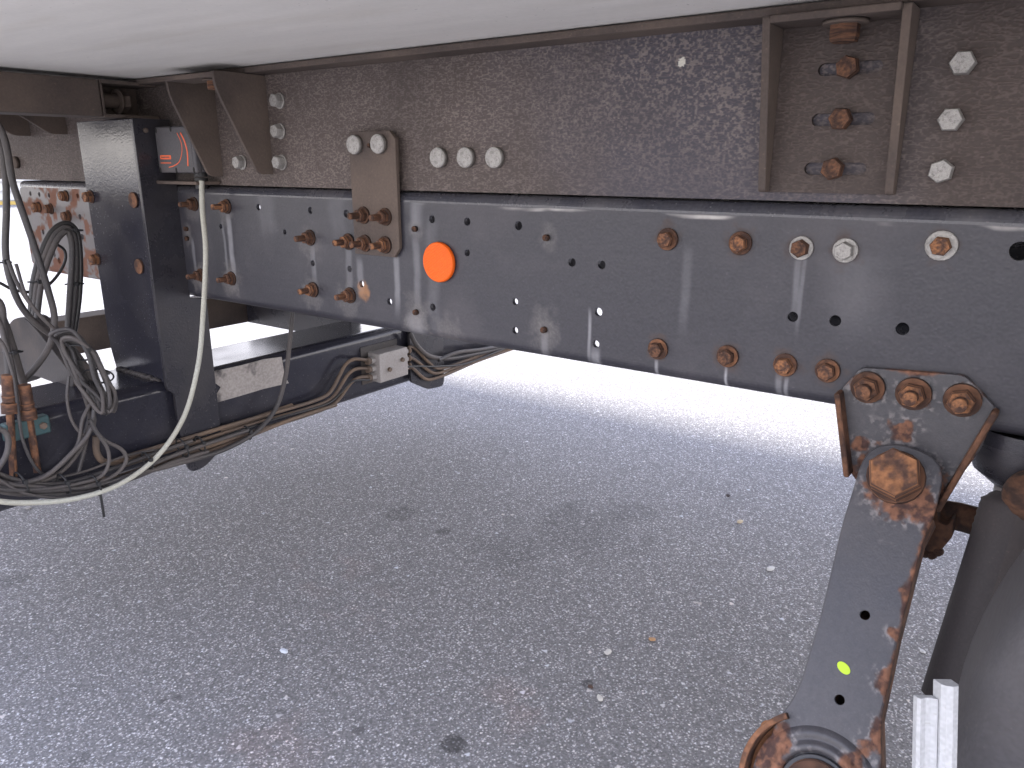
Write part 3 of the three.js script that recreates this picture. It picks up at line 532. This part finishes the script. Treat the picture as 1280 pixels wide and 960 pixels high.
hose('thick black hose dropping to the rusty brass fitting by the lug', F([[-4, 375], [4, 410], [9, 440], [12, 475]], -1.80), 0.0095);
hose('second thick black hose dropping beside the steel lug', F([[-2, 385], [10, 415], [22, 455], [31, 485]], -1.815), 0.0095);
hose('third black hose close beside the steel lug', F([[-8, 395], [8, 430], [18, 470], [24, 505], [35, 540], [60, 585], [90, 600]], -1.795), 0.006);
// rusty pipe ends with nuts
for (const [i, u, v, u2, v2, x] of [[0, 10, 472, 17, 596, -1.775 + 0.03], [1, 31, 486, 47, 590, -1.745]]) {
  const a = onX(u, v, x), b = onX(u2, v2, x), m = a.clone().lerp(b, 0.24), dir = b.clone().sub(a).normalize();
  const t = thing('pipe_fitting', ['rusty orange brake pipe with union nut under the thick hose', 'rusty orange brake pipe with union nut beside the teal clamp'][i], 'pipe');
  mesh('pipe', tubeGeo([a, a.clone().lerp(b, 0.5), b], 0.0075), rustM[0], t);
  const add = (n, r0, r1, l, at, seg, mat) => { const c = mesh(n, scaleUV(new THREE.CylinderGeometry(r0, r1, l, seg), 0.06), mat, t); c.position.copy(a.clone().lerp(b, at)); c.quaternion.setFromUnitVectors(V(0, -1, 0), dir); return c; };
  add('sleeve', 0.0125, 0.0125, 0.055, 0.1, 16, rustM[0]); add('nut', 0.0165, 0.0165, 0.022, 0.3, 6, rustM[0]); add('collar', 0.014, 0.012, 0.014, 0.21, 16, rustM[0]);
}
{
  const t = thing('pipe_clamp', 'teal plastic pipe clamp block on the cross beam face', 'clamp');
  const p = onX(47, 530, -1.762); mesh('block', rbox(-1.768, -1.742, p.y - 0.02, p.y + 0.02, p.z - 0.018, p.z + 0.07, 0.004), M.teal, t);
  const s = mesh('screw', hexHead(0.014, 0.006), M.steelPipe, t); s.position.set(-1.742, p.y, p.z - 0.002); s.rotation.y = Math.PI / 2;
}
// curved lug standing on the beam
{
  const t = thing('lug_plate', 'curved black steel lug standing on the cross beam behind hoses', 'lug');
  const z = 0.235, q = (u, v) => { const p = onZ(u, v, z); return [p.x, p.y]; };
  const s = new THREE.Shape(); const P = [[12, 405], [20, 398], [34, 400], [62, 432], [86, 464], [92, 476], [91, 484], [78, 484], [62, 476], [40, 470], [20, 480], [0, 480], [-10, 440]].map(a => q(...a));
  s.moveTo(...P[0]); s.splineThru(P.slice(1).map(a => new THREE.Vector2(...a))); s.closePath();
  const g = extr(s, 0.05, 0.002); g.translate(0, 0, z - 0.05); mesh('plate', boxUV(g), M.blackDusty, t);
}
// coiled spare cable
{
  const pts = [], c0 = [72, 425], c1 = [150, 520];
  const L = [[98, 590], [108, 550], [112, 520]];
  for (const [u, v] of L) pts.push(onX(u, v, -1.735));
  for (let k = 0; k < 8; k++) {
    const o = (k - 3.5) * 1.5, j = () => rr(-4, 4), w = rr(-0.022, 0.022);
    pts.push(onX(100 + o * 1.2 + j(), 470 + j(), -1.73 + w), onX(82 + o * 1.5 + j(), 436 + j(), -1.735 + w), onX(76 + o * 1.5 + j() - 2, 418 + k * 1.6, -1.73 + w), onX(92 + o + j(), 412 + k * 2.5, -1.71 + w), onX(112 + o * 0.8 + j(), 440 + j(), -1.70 + w), onX(128 + o * 1.2 + j(), 475 + j(), -1.70 + w), onX(140 + o * 1.6 + j(), 500 + rr(-10, 10), -1.70 + w), onX(134 + o * 1.4, 512 + rr(-6, 8), -1.71 + w), onX(118 + o * 1.3 + j(), 492 + j(), -1.725 + w));
  }
  pts.push(onX(105, 520, -1.72), onX(95, 560, -1.72), onX(60, 592, -1.72), onX(0, 606, -1.72), onX(-110, 570, -1.72));
  const t = thing('coiled_cable', 'coil of thin black cable tied up on the cross beam', 'cable');
  mesh('cable', tubeGeo(pts, 0.0046, 8, 900), M.rubber, t);
  for (const [u, v, a] of [[99, 441, -0.9], [122, 470, -0.6]]) { const p = onX(u, v, -1.715), g = mesh('cable_tie', new THREE.TorusGeometry(0.036, 0.0022, 6, 28), M.tie, t); g.position.copy(p); g.scale.set(0.9, 0.75, 1); g.rotation.set(0.9, 0.6, a); const e = mesh('tie_head', rbox(-0.005, 0.005, -0.004, 0.004, -0.004, 0.004, 0.001, 1), M.tie, t); e.position.copy(onX(u + 12, v - 4, -1.68)); }
}
// cables running along the foot of the beam
const low = [
  ['black cable sweeping from the coil to the bottom bundle', [[118, 512], [112, 540], [88, 568], [55, 596], [10, 606], [-8, 604]], 0.0062, -1.71],
  ['second black cable sweeping below the coil to the bundle', [[116, 530], [104, 556], [76, 590], [40, 604], [-8, 598]], 0.0055, -1.725],
  ['black cable looping out below the coil', [[112, 524], [122, 542], [134, 560], [136, 578], [128, 594], [100, 604], [40, 612], [-8, 609]], 0.005, -1.70],
  ['wider black cable loop below the coil', [[112, 530], [130, 550], [152, 562], [158, 574], [148, 590], [120, 604], [70, 613], [-8, 606]], 0.0055, -1.705],
  ['black cable lowest in the bottom bundle', [[-8, 612], [50, 618], [110, 614], [160, 600], [215, 578], [260, 564]], 0.0065, -1.715],
  ['black cable in the bottom bundle beside the lowest', [[-8, 600], [40, 608], [100, 610], [150, 598], [210, 572], [270, 551], [310, 538]], 0.006, -1.705],
  ['black cable highest in the bottom bundle', [[-8, 590], [30, 602], [80, 604], [140, 586], [190, 568], [240, 551]], 0.006, -1.72],
  ['thin black cable bowed over the tan pipe', [[60, 600], [110, 588], [150, 572], [185, 564], [215, 562]], 0.0035, -1.73],
  ['thin black wire crossing the steel lug towards the coil', [[20, 330], [34, 372], [58, 402], [84, 424], [100, 450], [110, 490], [106, 540], [70, 585], [20, 607]], 0.004, -1.76],
  ['thin black wire dropping behind the pipe fittings', [[-6, 420], [14, 460], [22, 510], [30, 555], [50, 590], [90, 606], [150, 594]], 0.004, -1.735],
  ['thin black wire sagging lowest under the bundle', [[-8, 596], [30, 616], [80, 622], [125, 612], [170, 590], [200, 574]], 0.004, -1.70],
  ['thin black wire loop beside the coil', [[86, 470], [84, 500], [92, 530], [108, 545], [118, 530], [116, 505]], 0.004, -1.72],
  ['small black hose looping at the pipe fitting', [[-8, 536], [4, 538], [10, 548], [9, 565], [0, 582], [-10, 592]], 0.007, -1.70],
];
for (const [l, pts, r, x] of low) hose(l, F(pts, x), r, M.rubber, l.includes('hose') ? 'hose' : 'cable');
// cable ties round the bundles
const tieSpots = [[27, 604, -1.712, 0.026], [118, 606, -1.708, 0.028], [184, 576, -1.705, 0.022], [228, 560, -1.712, 0.026], [250, 555, -1.72, 0.022], [7, 328, -1.86, 0.010], [93, 355, -1.93, 0.019], [47, 352, -1.93, 0.019], [92, 288, -1.93, 0.019], [80, 605, -1.708, 0.025], [309, 541, -1.73, 0.02], [16, 440, -1.805, 0.018]];
const tieLabel = ['on the bottom bundle beside the pipe fittings', 'with a long tail below the bottom bundle', 'where the pale cable meets the bundle', 'round bundle and pipes at the post foot', 'round the pipes just past the post', 'round the hanging hose by the rail end', 'round the loop beside the post', 'round the loop before the rail end', 'at the top of the hose loop', 'round the middle of the bottom bundle', 'round the pipes below the nameplate', 'round the thick hoses at the lug'];
tieSpots.forEach(([u, v, x, r], i) => {
  const t = thing('cable_tie', 'black cable tie ' + tieLabel[i], 'cable tie'), p = onX(u, v, x); t.position.copy(p);
  const b = mesh('strap', new THREE.TorusGeometry(r, 0.0022, 6, 28), M.tie, t); const vert = v < 450; b.scale.set(vert ? 1 : 0.75, 1, 1); b.rotation.set(vert ? 1.5 : 0.2, 0.1, 0.1);
  const hd = mesh('head', rbox(-0.005, 0.005, -0.0045, 0.0045, -0.004, 0.004, 0.001, 1), M.tie, t); hd.position.set(vert ? r * 0.9 : r * 0.75, vert ? 0.002 : r * 0.3, vert ? 0.004 : 0);
  if (i === 1) mesh('tail', rbox(0.018, 0.021, -0.075, -0.01, -0.004, 0.002, 0.001, 1), M.tie, t);
});

// ------------------------------------------------------------------ slotted mounting bracket at the right
{
  const t = thing('mounting_bracket', 'u shaped grey bracket with slotted holes and rusty bolts on the subframe', 'bracket');
  const xl = -0.352, xr = -0.189, zb = ZS + 0.001, y0 = 1.014, y1 = 1.222;
  const s = polyShape([[xl, y0], [xr, y0], [xr, y1], [xl, y1]]);
  const bolts = [[1062, 85], [1053, 149], [1043, 211]];
  for (const [u, v] of bolts) { const p = onZ(u, v, zb + 0.008), h = new THREE.Path(), a = 0.030, r = 0.0075; h.moveTo(p.x - a, p.y - r); h.lineTo(p.x + a, p.y - r); h.absarc(p.x + a, p.y, r, -Math.PI / 2, Math.PI / 2, false); h.lineTo(p.x - a, p.y + r); h.absarc(p.x - a, p.y, r, Math.PI / 2, Math.PI * 1.5, false); s.holes.push(h); }
  const g = extr(s, 0.007); g.translate(0, 0, zb); planarUV(g, SX0 - 0.3, SX1 - 0.3, SY0, SY1); mesh('back_plate', g, M.sub, t);
  const rib = (x, zt, zb2) => { const q = extr(roundPoly([[zb + 0.0075, y1], [zt, y1], [zb2, y0], [zb + 0.0075, y0]], [0.001, 0.004, 0.006, 0.001]), 0.008, 0.001); q.rotateY(-Math.PI / 2); q.translate(x + 0.004, 0, 0); return boxUV(q); };
  mesh('side_rib', rib(xl + 0.004, 0.05, 0.012), M.brown, t); mesh('side_rib', rib(xr - 0.004, 0.045, 0.012), M.brown, t);
  mesh('top_plate', rbox(xl + 0.009, xr - 0.009, 1.2135, 1.2225, zb + 0.008, 0.052, 0.002), M.brown, t);
  for (const [u, v] of bolts) boltAt(t, onZ(u, v, zb + 0.008), G.hex24, rustM[1]);
  const b = boltAt(t, V(-0.262, 1.2132, 0.022), hexHead(0.03, 0.02, 0.004), rustM[1], disc(0.026, 0.005), M.brown); b.rotation.set(Math.PI / 2, 0, 0);
}

// ------------------------------------------------------------------ link bracket, stabiliser link
function rustyPaint(W, H, wx, wy, edge, spots, s) {   // painted steel rusted along the edges and at given spots; edge(x,y) = distance to border in metres
  const [c, h, r] = maps(W, H, (i, j, o) => {
    const x = wx[0] + (i + 0.5) / W * (wx[1] - wx[0]), y = wy[0] + (j + 0.5) / H * (wy[1] - wy[0]);
    const n = fbm(x * 60, y * 60, s, 5), f = vn(x * 700, y * 700, s + 4), m = fbm(x * 180, y * 180, s + 8, 3), lo = fbm(x * 14, y * 14, s + 12, 3);
    let k = 1 - sst(-0.001, 0.005, edge(x, y) + (n - 0.5) * 0.014 + (lo - 0.5) * 0.020), lime = 0;
    for (const [sx, sy, sr] of spots) { const q = Math.hypot(x - sx, y - sy) / sr + (n - 0.5) * 1.6; k = Math.max(k, 1 - sst(0.6, 0.95, q)); lime = Math.max(lime, (1 - sst(0.8, 1.5, q)) * sst(0.4, 0.7, m)); }
    const b = 0.85 + 0.35 * f, sp = f > 0.95 ? 0.4 : 0; o[0] = 0.031 * b; o[1] = 0.032 * b; o[2] = 0.040 * b;
    const d = 0.18 * lo + 0.1 * m + sp * 0.3; o[0] = mix(o[0], 0.2, d); o[1] = mix(o[1], 0.18, d); o[2] = mix(o[2], 0.17, d);
    for (let e = 0; e < 3; e++) o[e] = mix(o[e], [0.34, 0.31, 0.30][e], lime * 0.5 * (1 - k));
    const t = sst(0.35, 0.65, fbm(x * 120, y * 120, s + 20, 4)), g = 0.55 + 0.9 * m;
    o[0] = mix(o[0], mix(0.062, 0.195, t) * g, k); o[1] = mix(o[1], mix(0.032, 0.092, t) * g, k); o[2] = mix(o[2], mix(0.026, 0.055, t) * g, k);
    o[3] = 0.35 + 0.4 * k * m + 0.1 * f; o[4] = mix(0.36 + 0.15 * lo, 0.9, k);
  }, 0, true);
  return std({ map: c, bumpMap: h, bumpScale: 0.0015, roughnessMap: r, roughness: 1 });
}
const segDist = (pts) => (x, y) => { let m = 9; for (let i = 0; i < pts.length; i++) { const [ax, ay] = pts[i], [bx, by] = pts[(i + 1) % pts.length], dx = bx - ax, dy = by - ay, t = Math.max(0, Math.min(1, ((x - ax) * dx + (y - ay) * dy) / (dx * dx + dy * dy + 1e-12))); m = Math.min(m, Math.hypot(x - ax - t * dx, y - ay - t * dy)); } return m; };
{
  const t = thing('link_bracket', 'rust edged trapezoid bracket bolted to the lower edge of the chassis rail', 'bracket');
  const q = (u, v) => { const p = onZ(u, v, 0.012); return [p.x, p.y]; };
  const P = [q(1050, 488), q(1076, 460), q(1206, 470), q(1246, 512), q(1226, 562), q(1172, 636), q(1100, 640), q(1062, 592)];
  const bolts = [[1085, 484], [1142, 492], [1203, 500]].map(a => q(...a));
  const mat = rustyPaint(384, 384, [-0.25, -0.02], [0.58, 0.82], segDist(P), [...bolts.map(b => [...b, 0.020]), [...q(1125, 540), 0.020], [...q(1075, 555), 0.014], [...q(1112, 592), 0.048], [...q(1165, 600), 0.03]], 600);
  const g = extr(roundPoly(P, 0.008), 0.007, 0.0015); g.translate(0, 0, 0.001); planarUV(g, -0.25, -0.02, 0.58, 0.82); mesh('plate', g, mat, t);
  const lip = (a, b, w, d) => { const dx = b[0] - a[0], dy = b[1] - a[1], l = Math.hypot(dx, dy), gg = new RoundedBoxGeometry(w, l, d, 2, 0.003); gg.rotateZ(Math.atan2(-dx, dy)); gg.translate((a[0] + b[0]) / 2, (a[1] + b[1]) / 2, 0.004 + d / 2); return boxUV(gg); };
  mesh('lip', lip(P[0], P[7], 0.008, 0.026), rustM[1], t); mesh('lip', lip(P[3], P[5], 0.008, 0.02), rustM[1], t);
  for (const b of bolts) boltAt(t, V(b[0], b[1], 0.0105), hexHead(0.027, 0.014, 0.005), pickRust(), disc(0.021, 0.005), rustM[1], disc(0.0088, 0.032, 0, 14, 0.15));
  t.userData.bolts = undefined; delete t.userData.bolts;
}
{
  const t = thing('stabilizer_link', 'black pressed steel link arm with rusty edges hanging from the rusty bracket', 'link arm');
  const T = onZ(1120, 597, 0.045), B = onD(1020, 990, 0.90);
  const a = B.clone().sub(T), L = a.length(); a.normalize();
  const w = V(1, 0, 0).addScaledVector(a, -a.x).normalize(), n = new THREE.Vector3().crossVectors(w, a.clone().negate()).normalize();   // w right, -a up, n outwards
  const m4 = new THREE.Matrix4().makeBasis(w, a.clone().negate(), n); t.quaternion.setFromRotationMatrix(m4); t.position.copy(T);
  // local outline: x right, y up along the arm, 0 at the top bolt, -L at the lower eye
  const out = [[-0.044, 0.012], [-0.034, 0.034], [-0.008, 0.045], [0.03, 0.040], [0.05, 0.022], [0.051, -0.03], [0.045, -0.07], [0.044, -0.19], [0.047, -L + 0.10], [0.06, -L + 0.05], [0.063, -L - 0.02], [0.03, -L - 0.06], [-0.03, -L - 0.06], [-0.062, -L - 0.02], [-0.064, -L + 0.05], [-0.047, -L + 0.10], [-0.044, -0.19], [-0.047, -0.07], [-0.045, -0.03]];
  const mat = rustyPaint(256, 512, [-0.08, 0.08], [-L - 0.08, 0.06], segDist([...out.slice(4, 14), ...out.slice(4, 13).reverse()]), [[0.005, -0.02, 0.034], [0.035, -0.025, 0.026], [0.05, -0.19, 0.016], [0.052, -0.24, 0.020], [-0.055, -L + 0.02, 0.034], [-0.05, -L - 0.03, 0.03], [0.03, -L + 0.045, 0.014], [0.055, -L + 0.08, 0.026], [0.06, -L + 0.02, 0.03]], 640);
  const s = roundPoly(out, 0.02); for (const [x, y, r] of [[0.004, -0.175, 0.0085], [0.0, -L + 0.108, 0.0085]]) { const h = new THREE.Path(); h.absarc(x, y, r, 0, 6.2832, true); s.holes.push(h); }
  const g = extr(s, 0.004, 0.0025); g.translate(0, 0, -0.0065); mesh('arm', planarUV(g, -0.08, 0.08, -L - 0.08, 0.06), mat, t);
  // folded side walls
  const wall = (pts, d) => { const gs = []; for (let i = 0; i < pts.length - 1; i++) { const [ax, ay] = pts[i], [bx, by] = pts[i + 1], l = Math.hypot(bx - ax, by - ay) + 0.002, q = new RoundedBoxGeometry(0.004, l, d, 1, 0.0015); q.rotateZ(Math.atan2(-(bx - ax), by - ay)); q.translate((ax + bx) / 2, (ay + by) / 2, -d / 2 - 0.003); gs.push(boxUV(q)); } return gs; };
  mesh('side_wall', wall([[0.049, -0.04], [0.043, -0.07], [0.042, -0.19], [0.045, -L + 0.10], [0.058, -L + 0.05], [0.061, -L - 0.02]], 0.05), rustM[1], t);
  mesh('side_wall', wall([[-0.043, -0.04], [-0.045, -0.07], [-0.042, -0.19], [-0.045, -L + 0.10], [-0.062, -L + 0.05], [-0.06, -L - 0.02]], 0.05), rustM[1], t);
  const hb = mesh('pivot_bolt', hexHead(0.056, 0.026, 0.004), rustM[2], t); hb.rotation.z = 0.25; hb.position.set(0, 0, 0.001); mesh('washer', disc(0.034, 0.006), rustM[1], hb);
  mesh('back_plate', (() => { const q = extr(roundPoly(out.map(([x, y]) => [x * 0.9, y]), 0.02), 0.003); q.translate(0, 0, -0.05); return boxUV(q); })(), rustDark, t);
  // lower eye: pressed steps, bushing and bolt
  const eye = new THREE.LatheGeometry([[0.074, -0.002], [0.070, 0.0005], [0.066, 0.004], [0.061, 0.0045], [0.058, 0.002], [0.055, 0.0025], [0.052, 0.0065], [0.047, 0.0075], [0.043, 0.004], [0.042, -0.004]].map(a => new THREE.Vector2(...a)).reverse(), 56); eye.rotateX(Math.PI / 2); eye.translate(0, -L, 0.0005);
  mesh('eye_ring', planarUV(eye, -0.08, 0.08, -L - 0.08, 0.06), mat, t);
  mesh('bushing', placed(disc(0.0415, 0.006, 0, 36), V(0, -L, -0.001)), M.rubberClean, t); mesh('lower_bolt', placed(disc(0.036, 0.013, 0, 32, 0.3), V(0, -L, 0)), rustM[1], t);
  const pm = disc(0.0085, 0.0006, 0, 20); pm.scale(1, 0.68, 1); pm.rotateZ(-0.5); const pl = V(-0.004, -0.243, 0.0002); pm.translate(pl.x, pl.y, pl.z); mesh('paint_mark', pm, std({ color: new THREE.Color().setRGB(0.5, 0.72, 0.03), roughness: 0.6 }), t).userData.label = 'small oval yellow green paint mark';
  // curled rusty ear at the left of the eye
  const ear = new THREE.CylinderGeometry(0.085, 0.085, 0.06, 24, 1, true, Math.PI * 1.02, Math.PI * 0.55); ear.rotateX(Math.PI / 2); ear.rotateZ(Math.PI * 0.62); 
  const e1 = extr((() => { const q = new THREE.Shape(); q.absarc(0, 0, 0.088, 2.2, 3.9, false); q.absarc(0, 0, 0.081, 3.9, 2.2, true); q.closePath(); return q; })(), 0.055, 0.0015, 20); e1.translate(0, -L, -0.045); mesh('ear', scaleUV(boxUV(e1), 1), rustM[0], t);
  const e2 = extr(roundPoly([[-0.083, -L + 0.05], [-0.055, -L + 0.055], [-0.05, -L - 0.05], [-0.08, -L - 0.04]], 0.01), 0.008, 0.002); e2.translate(0, 0, -0.03); mesh('ear_web', boxUV(e2), rustM[2], t);
  const e3 = extr((() => { const q = new THREE.Shape(); q.absarc(0, 0, 0.079, -0.4, 0.7, false); q.absarc(0, 0, 0.073, 0.7, -0.4, true); q.closePath(); return q; })(), 0.05, 0.0015, 20); e3.translate(0.004, -L, -0.05); mesh('ear', boxUV(e3), rustDark, t);
}
// rusty bar and clamp behind the link
{
  const b = tag(mesh('stabilizer_bar', tubeGeo([onZ(1150, 640, -0.05), onZ(1195, 645, -0.06), onZ(1240, 658, -0.05), onZ(1300, 676, -0.03)], 0.019, 16), rustDark), 'rusty brown stabilizer bar running behind the link arm', 'bar');
  const t = thing('bar_clamp', 'rusty clamp hooked behind the right edge of the link arm', 'clamp');
  const q = (u, v) => { const p = onZ(u, v, -0.015); return [p.x, p.y]; };
  const g = extr(roundPoly([q(1150, 632), q(1172, 628), q(1174, 650), q(1184, 655), q(1193, 645), q(1192, 668), q(1178, 685), q(1160, 690), q(1150, 680)], 0.004), 0.02, 0.002); g.translate(0, 0, -0.03); mesh('hook', boxUV(g), rustDark, t);
  const bb = []; for (const [u, v] of [[1158, 688], [1166, 690], [1174, 686]]) { const p = onZ(u, v, -0.02), s = new THREE.SphereGeometry(0.007, 8, 6); s.translate(p.x, p.y, p.z + 0.008); bb.push(s); } mesh('weld_bead', bb, rustDark, t);
}
// bump stop, bellows at the right edge
{
  const t = thing('bump_stop', 'dark rounded rubber bump stop under the chassis rail', 'bump stop');
  const c = onZ(1290, 545, -0.06);
  const g = new THREE.LatheGeometry([[0.0001, -0.062], [0.035, -0.058], [0.058, -0.04], [0.066, -0.012], [0.066, 0.02]].map(a => new THREE.Vector2(...a)), 32); g.translate(c.x, 0.715, c.z); mesh('pad', g, M.black, t);
  const h = new THREE.CylinderGeometry(0.018, 0.018, 0.06, 20); const p = onZ(1262, 615, -0.06); h.translate(p.x, p.y, p.z); mesh('spacer', h, M.alloy, t);
}
{
  const t = thing('bellows_hose', 'dark ribbed rubber damper sleeve behind the grey mudguard', 'damper');
  const A = onZ(1278, 622, 0.0), Bq = onZ(1196, 880, 0.09);
  const d = Bq.clone().sub(A), l = d.length(), prof = []; for (let k = 0; k <= 60; k++) prof.push(new THREE.Vector2(0.040 + (k < 12 ? 0.0012 * (k % 2) : 0) + (k < 3 ? -0.004 * (3 - k) : 0), -k / 60 * l));
  const g = new THREE.LatheGeometry(prof, 28); const m = mesh('sleeve', scaleUV(g, 0.3), M.sleeve, t); m.position.copy(A); m.quaternion.setFromUnitVectors(V(0, -1, 0), d.normalize());
  const cap = mesh('cap', scaleUV(new THREE.SphereGeometry(0.034, 20, 14), 0.2), rustDark, t); cap.position.copy(A).add(V(0.012, 0.01, 0.02)); 
}
// mudguard and aluminium profile
{
  const t = thing('mudguard', 'dusty dark grey plastic mudguard rounding off beside the link', 'mudguard');
  // swept section: outer skin, rounded shoulder, side cheek; centre line is an arc in the xy plane
  const cx = 0.52, cy = 0.50, R = 0.545, sec = [[0.0, -0.16], [0.0, -0.03], [-0.006, -0.008], [-0.022, 0.004], [-0.06, 0.010], [-0.20, 0.012], [-0.204, 0.008], [-0.20, 0.004], [-0.06, 0.002], [-0.026, -0.004], [-0.012, -0.014], [-0.006, -0.03], [-0.006, -0.16]];
  const N = 64, pos = [], idx = [], uv = [];
  for (let i = 0; i <= N; i++) { const a = Math.PI * (1.12 - i / N * 1.15), ca = Math.cos(a), sa = Math.sin(a); for (let k = 0; k < sec.length; k++) { const r = R + sec[k][0]; pos.push(cx + r * ca, cy + r * sa, 0.365 + sec[k][1]); uv.push(i / N * 1.6, k * 0.03); } }
  const K = sec.length; for (let i = 0; i < N; i++) for (let k = 0; k < K; k++) { const a = i * K + k, b = i * K + (k + 1) % K; idx.push(a, b, a + K, b, b + K, a + K); }
  const g = new THREE.BufferGeometry(); g.setAttribute('position', new THREE.Float32BufferAttribute(pos, 3)); g.setAttribute('uv', new THREE.Float32BufferAttribute(uv, 2)); g.setIndex(idx); g.computeVertexNormals(); mesh('shell', g, M.guard, t);
  const s = thing('alloy_profile', 'light grey fluted aluminium profile beside the mudguard', 'profile');
  const d = 0.66, q = (u, v) => onD(u, v, d), A = q(1166, 858), B = q(1162, 1050);
  const ax = B.clone().sub(A).normalize(), wv = RGT.clone().addScaledVector(ax, -RGT.dot(ax)).normalize(), nv = new THREE.Vector3().crossVectors(ax, wv), Q = new THREE.Quaternion().setFromRotationMatrix(new THREE.Matrix4().makeBasis(wv, nv, ax));
  const half = (pr, start) => { const eg = extr(polyShape(pr), A.distanceTo(B), 0.0006); boxUV(eg); const m = mesh('flute', eg, M.profile, s); m.quaternion.copy(Q); m.position.copy(A).addScaledVector(ax, start); };
  half([[-0.0165, 0], [-0.0165, 0.006], [-0.0145, 0.0085], [-0.012, 0.0075], [-0.009, 0.006], [-0.005, 0.0062], [-0.002, 0.0085], [-0.0003, 0.009], [-0.0003, 0]], 0.008);
  half([[0.0003, 0], [0.0003, 0.012], [0.003, 0.0155], [0.008, 0.017], [0.013, 0.0155], [0.0155, 0.011], [0.0155, 0]], -0.006);
}
// ------------------------------------------------------------------ far ribbed wall
{
  const t = thing('ribbed_wall', 'white ribbed wall of a hall far beyond the truck', 'wall');
  const p = onY(15, 256, 0); t.position.set(p.x, 0, p.z); t.rotation.y = 0.95;
  mesh('wall', box(-8, 8, 0, 4.2, -0.3, 0), M.wall, t);
  for (let k = 0; k < 18; k++) mesh('rib', rbox(-8, 8, 0.12 + k * 0.23, 0.21 + k * 0.23, 0.001, 0.07, 0.01, 1), M.wall, t);
  mesh('base_strip', box(-8, 8, 0.005, 0.09, 0.002, 0.05), std({ color: new THREE.Color().setRGB(0.5, 0.36, 0.1), roughness: 0.8 }), t);
}
// ------------------------------------------------------------------ loose pebbles
{
  const g0 = new THREE.IcosahedronGeometry(1, 1), list = [[35, 636, 0.012, 'flat grey pebble on the asphalt below the pale cable'], [925, 653, 0.011, 'pale tan pebble on the asphalt near the bright sunlit strip'], [815, 800, 0.009, 'orange tan pebble on the open asphalt'], [760, 816, 0.011, 'whitish flat pebble beside the orange tan one'], [355, 815, 0.011, 'bluish white pebble on the asphalt'], [750, 874, 0.010, 'long whitish pebble near the dark speck'], [963, 712, 0.013, 'long white chip on the asphalt beside the link arm'], [910, 620, 0.010, 'small dark twig like chip near the sunlit strip'], [1153, 470 + 345, 0.008, 'small white pebble behind the link arm'], [738, 859, 0.007, 'tiny dark rusty chip on the asphalt']];
  const cols = [[0.3, 0.29, 0.28], [0.5, 0.42, 0.3], [0.42, 0.25, 0.13], [0.5, 0.48, 0.45], [0.5, 0.53, 0.58], [0.5, 0.48, 0.44], [0.55, 0.55, 0.54], [0.06, 0.05, 0.05], [0.5, 0.5, 0.5], [0.07, 0.04, 0.03]];
  list.forEach(([u, v, r, l], i) => {
    const g = g0.clone(), p = g.attributes.position; for (let k = 0; k < p.count; k++) { const x = p.getX(k), y = p.getY(k), z = p.getZ(k), f = 0.8 + 0.4 * vn(x * 2 + 9 + i * 7, y * 2 + z * 3 + 9, 700); p.setXYZ(k, x * f, y * f, z * f); } g.computeVertexNormals();
    const m = tag(mesh('pebble', g, std({ color: new THREE.Color().setRGB(...cols[i]), roughness: 0.9 })), l, 'pebble', 'loose pebbles on the asphalt'), q = onY(u, v, 0);
    m.scale.set(r, r * 0.4, r * 0.62); m.rotation.y = rnd() * 6; m.position.set(q.x, r * 0.28, q.z);
  });
}
renderer.render(scene, camera);
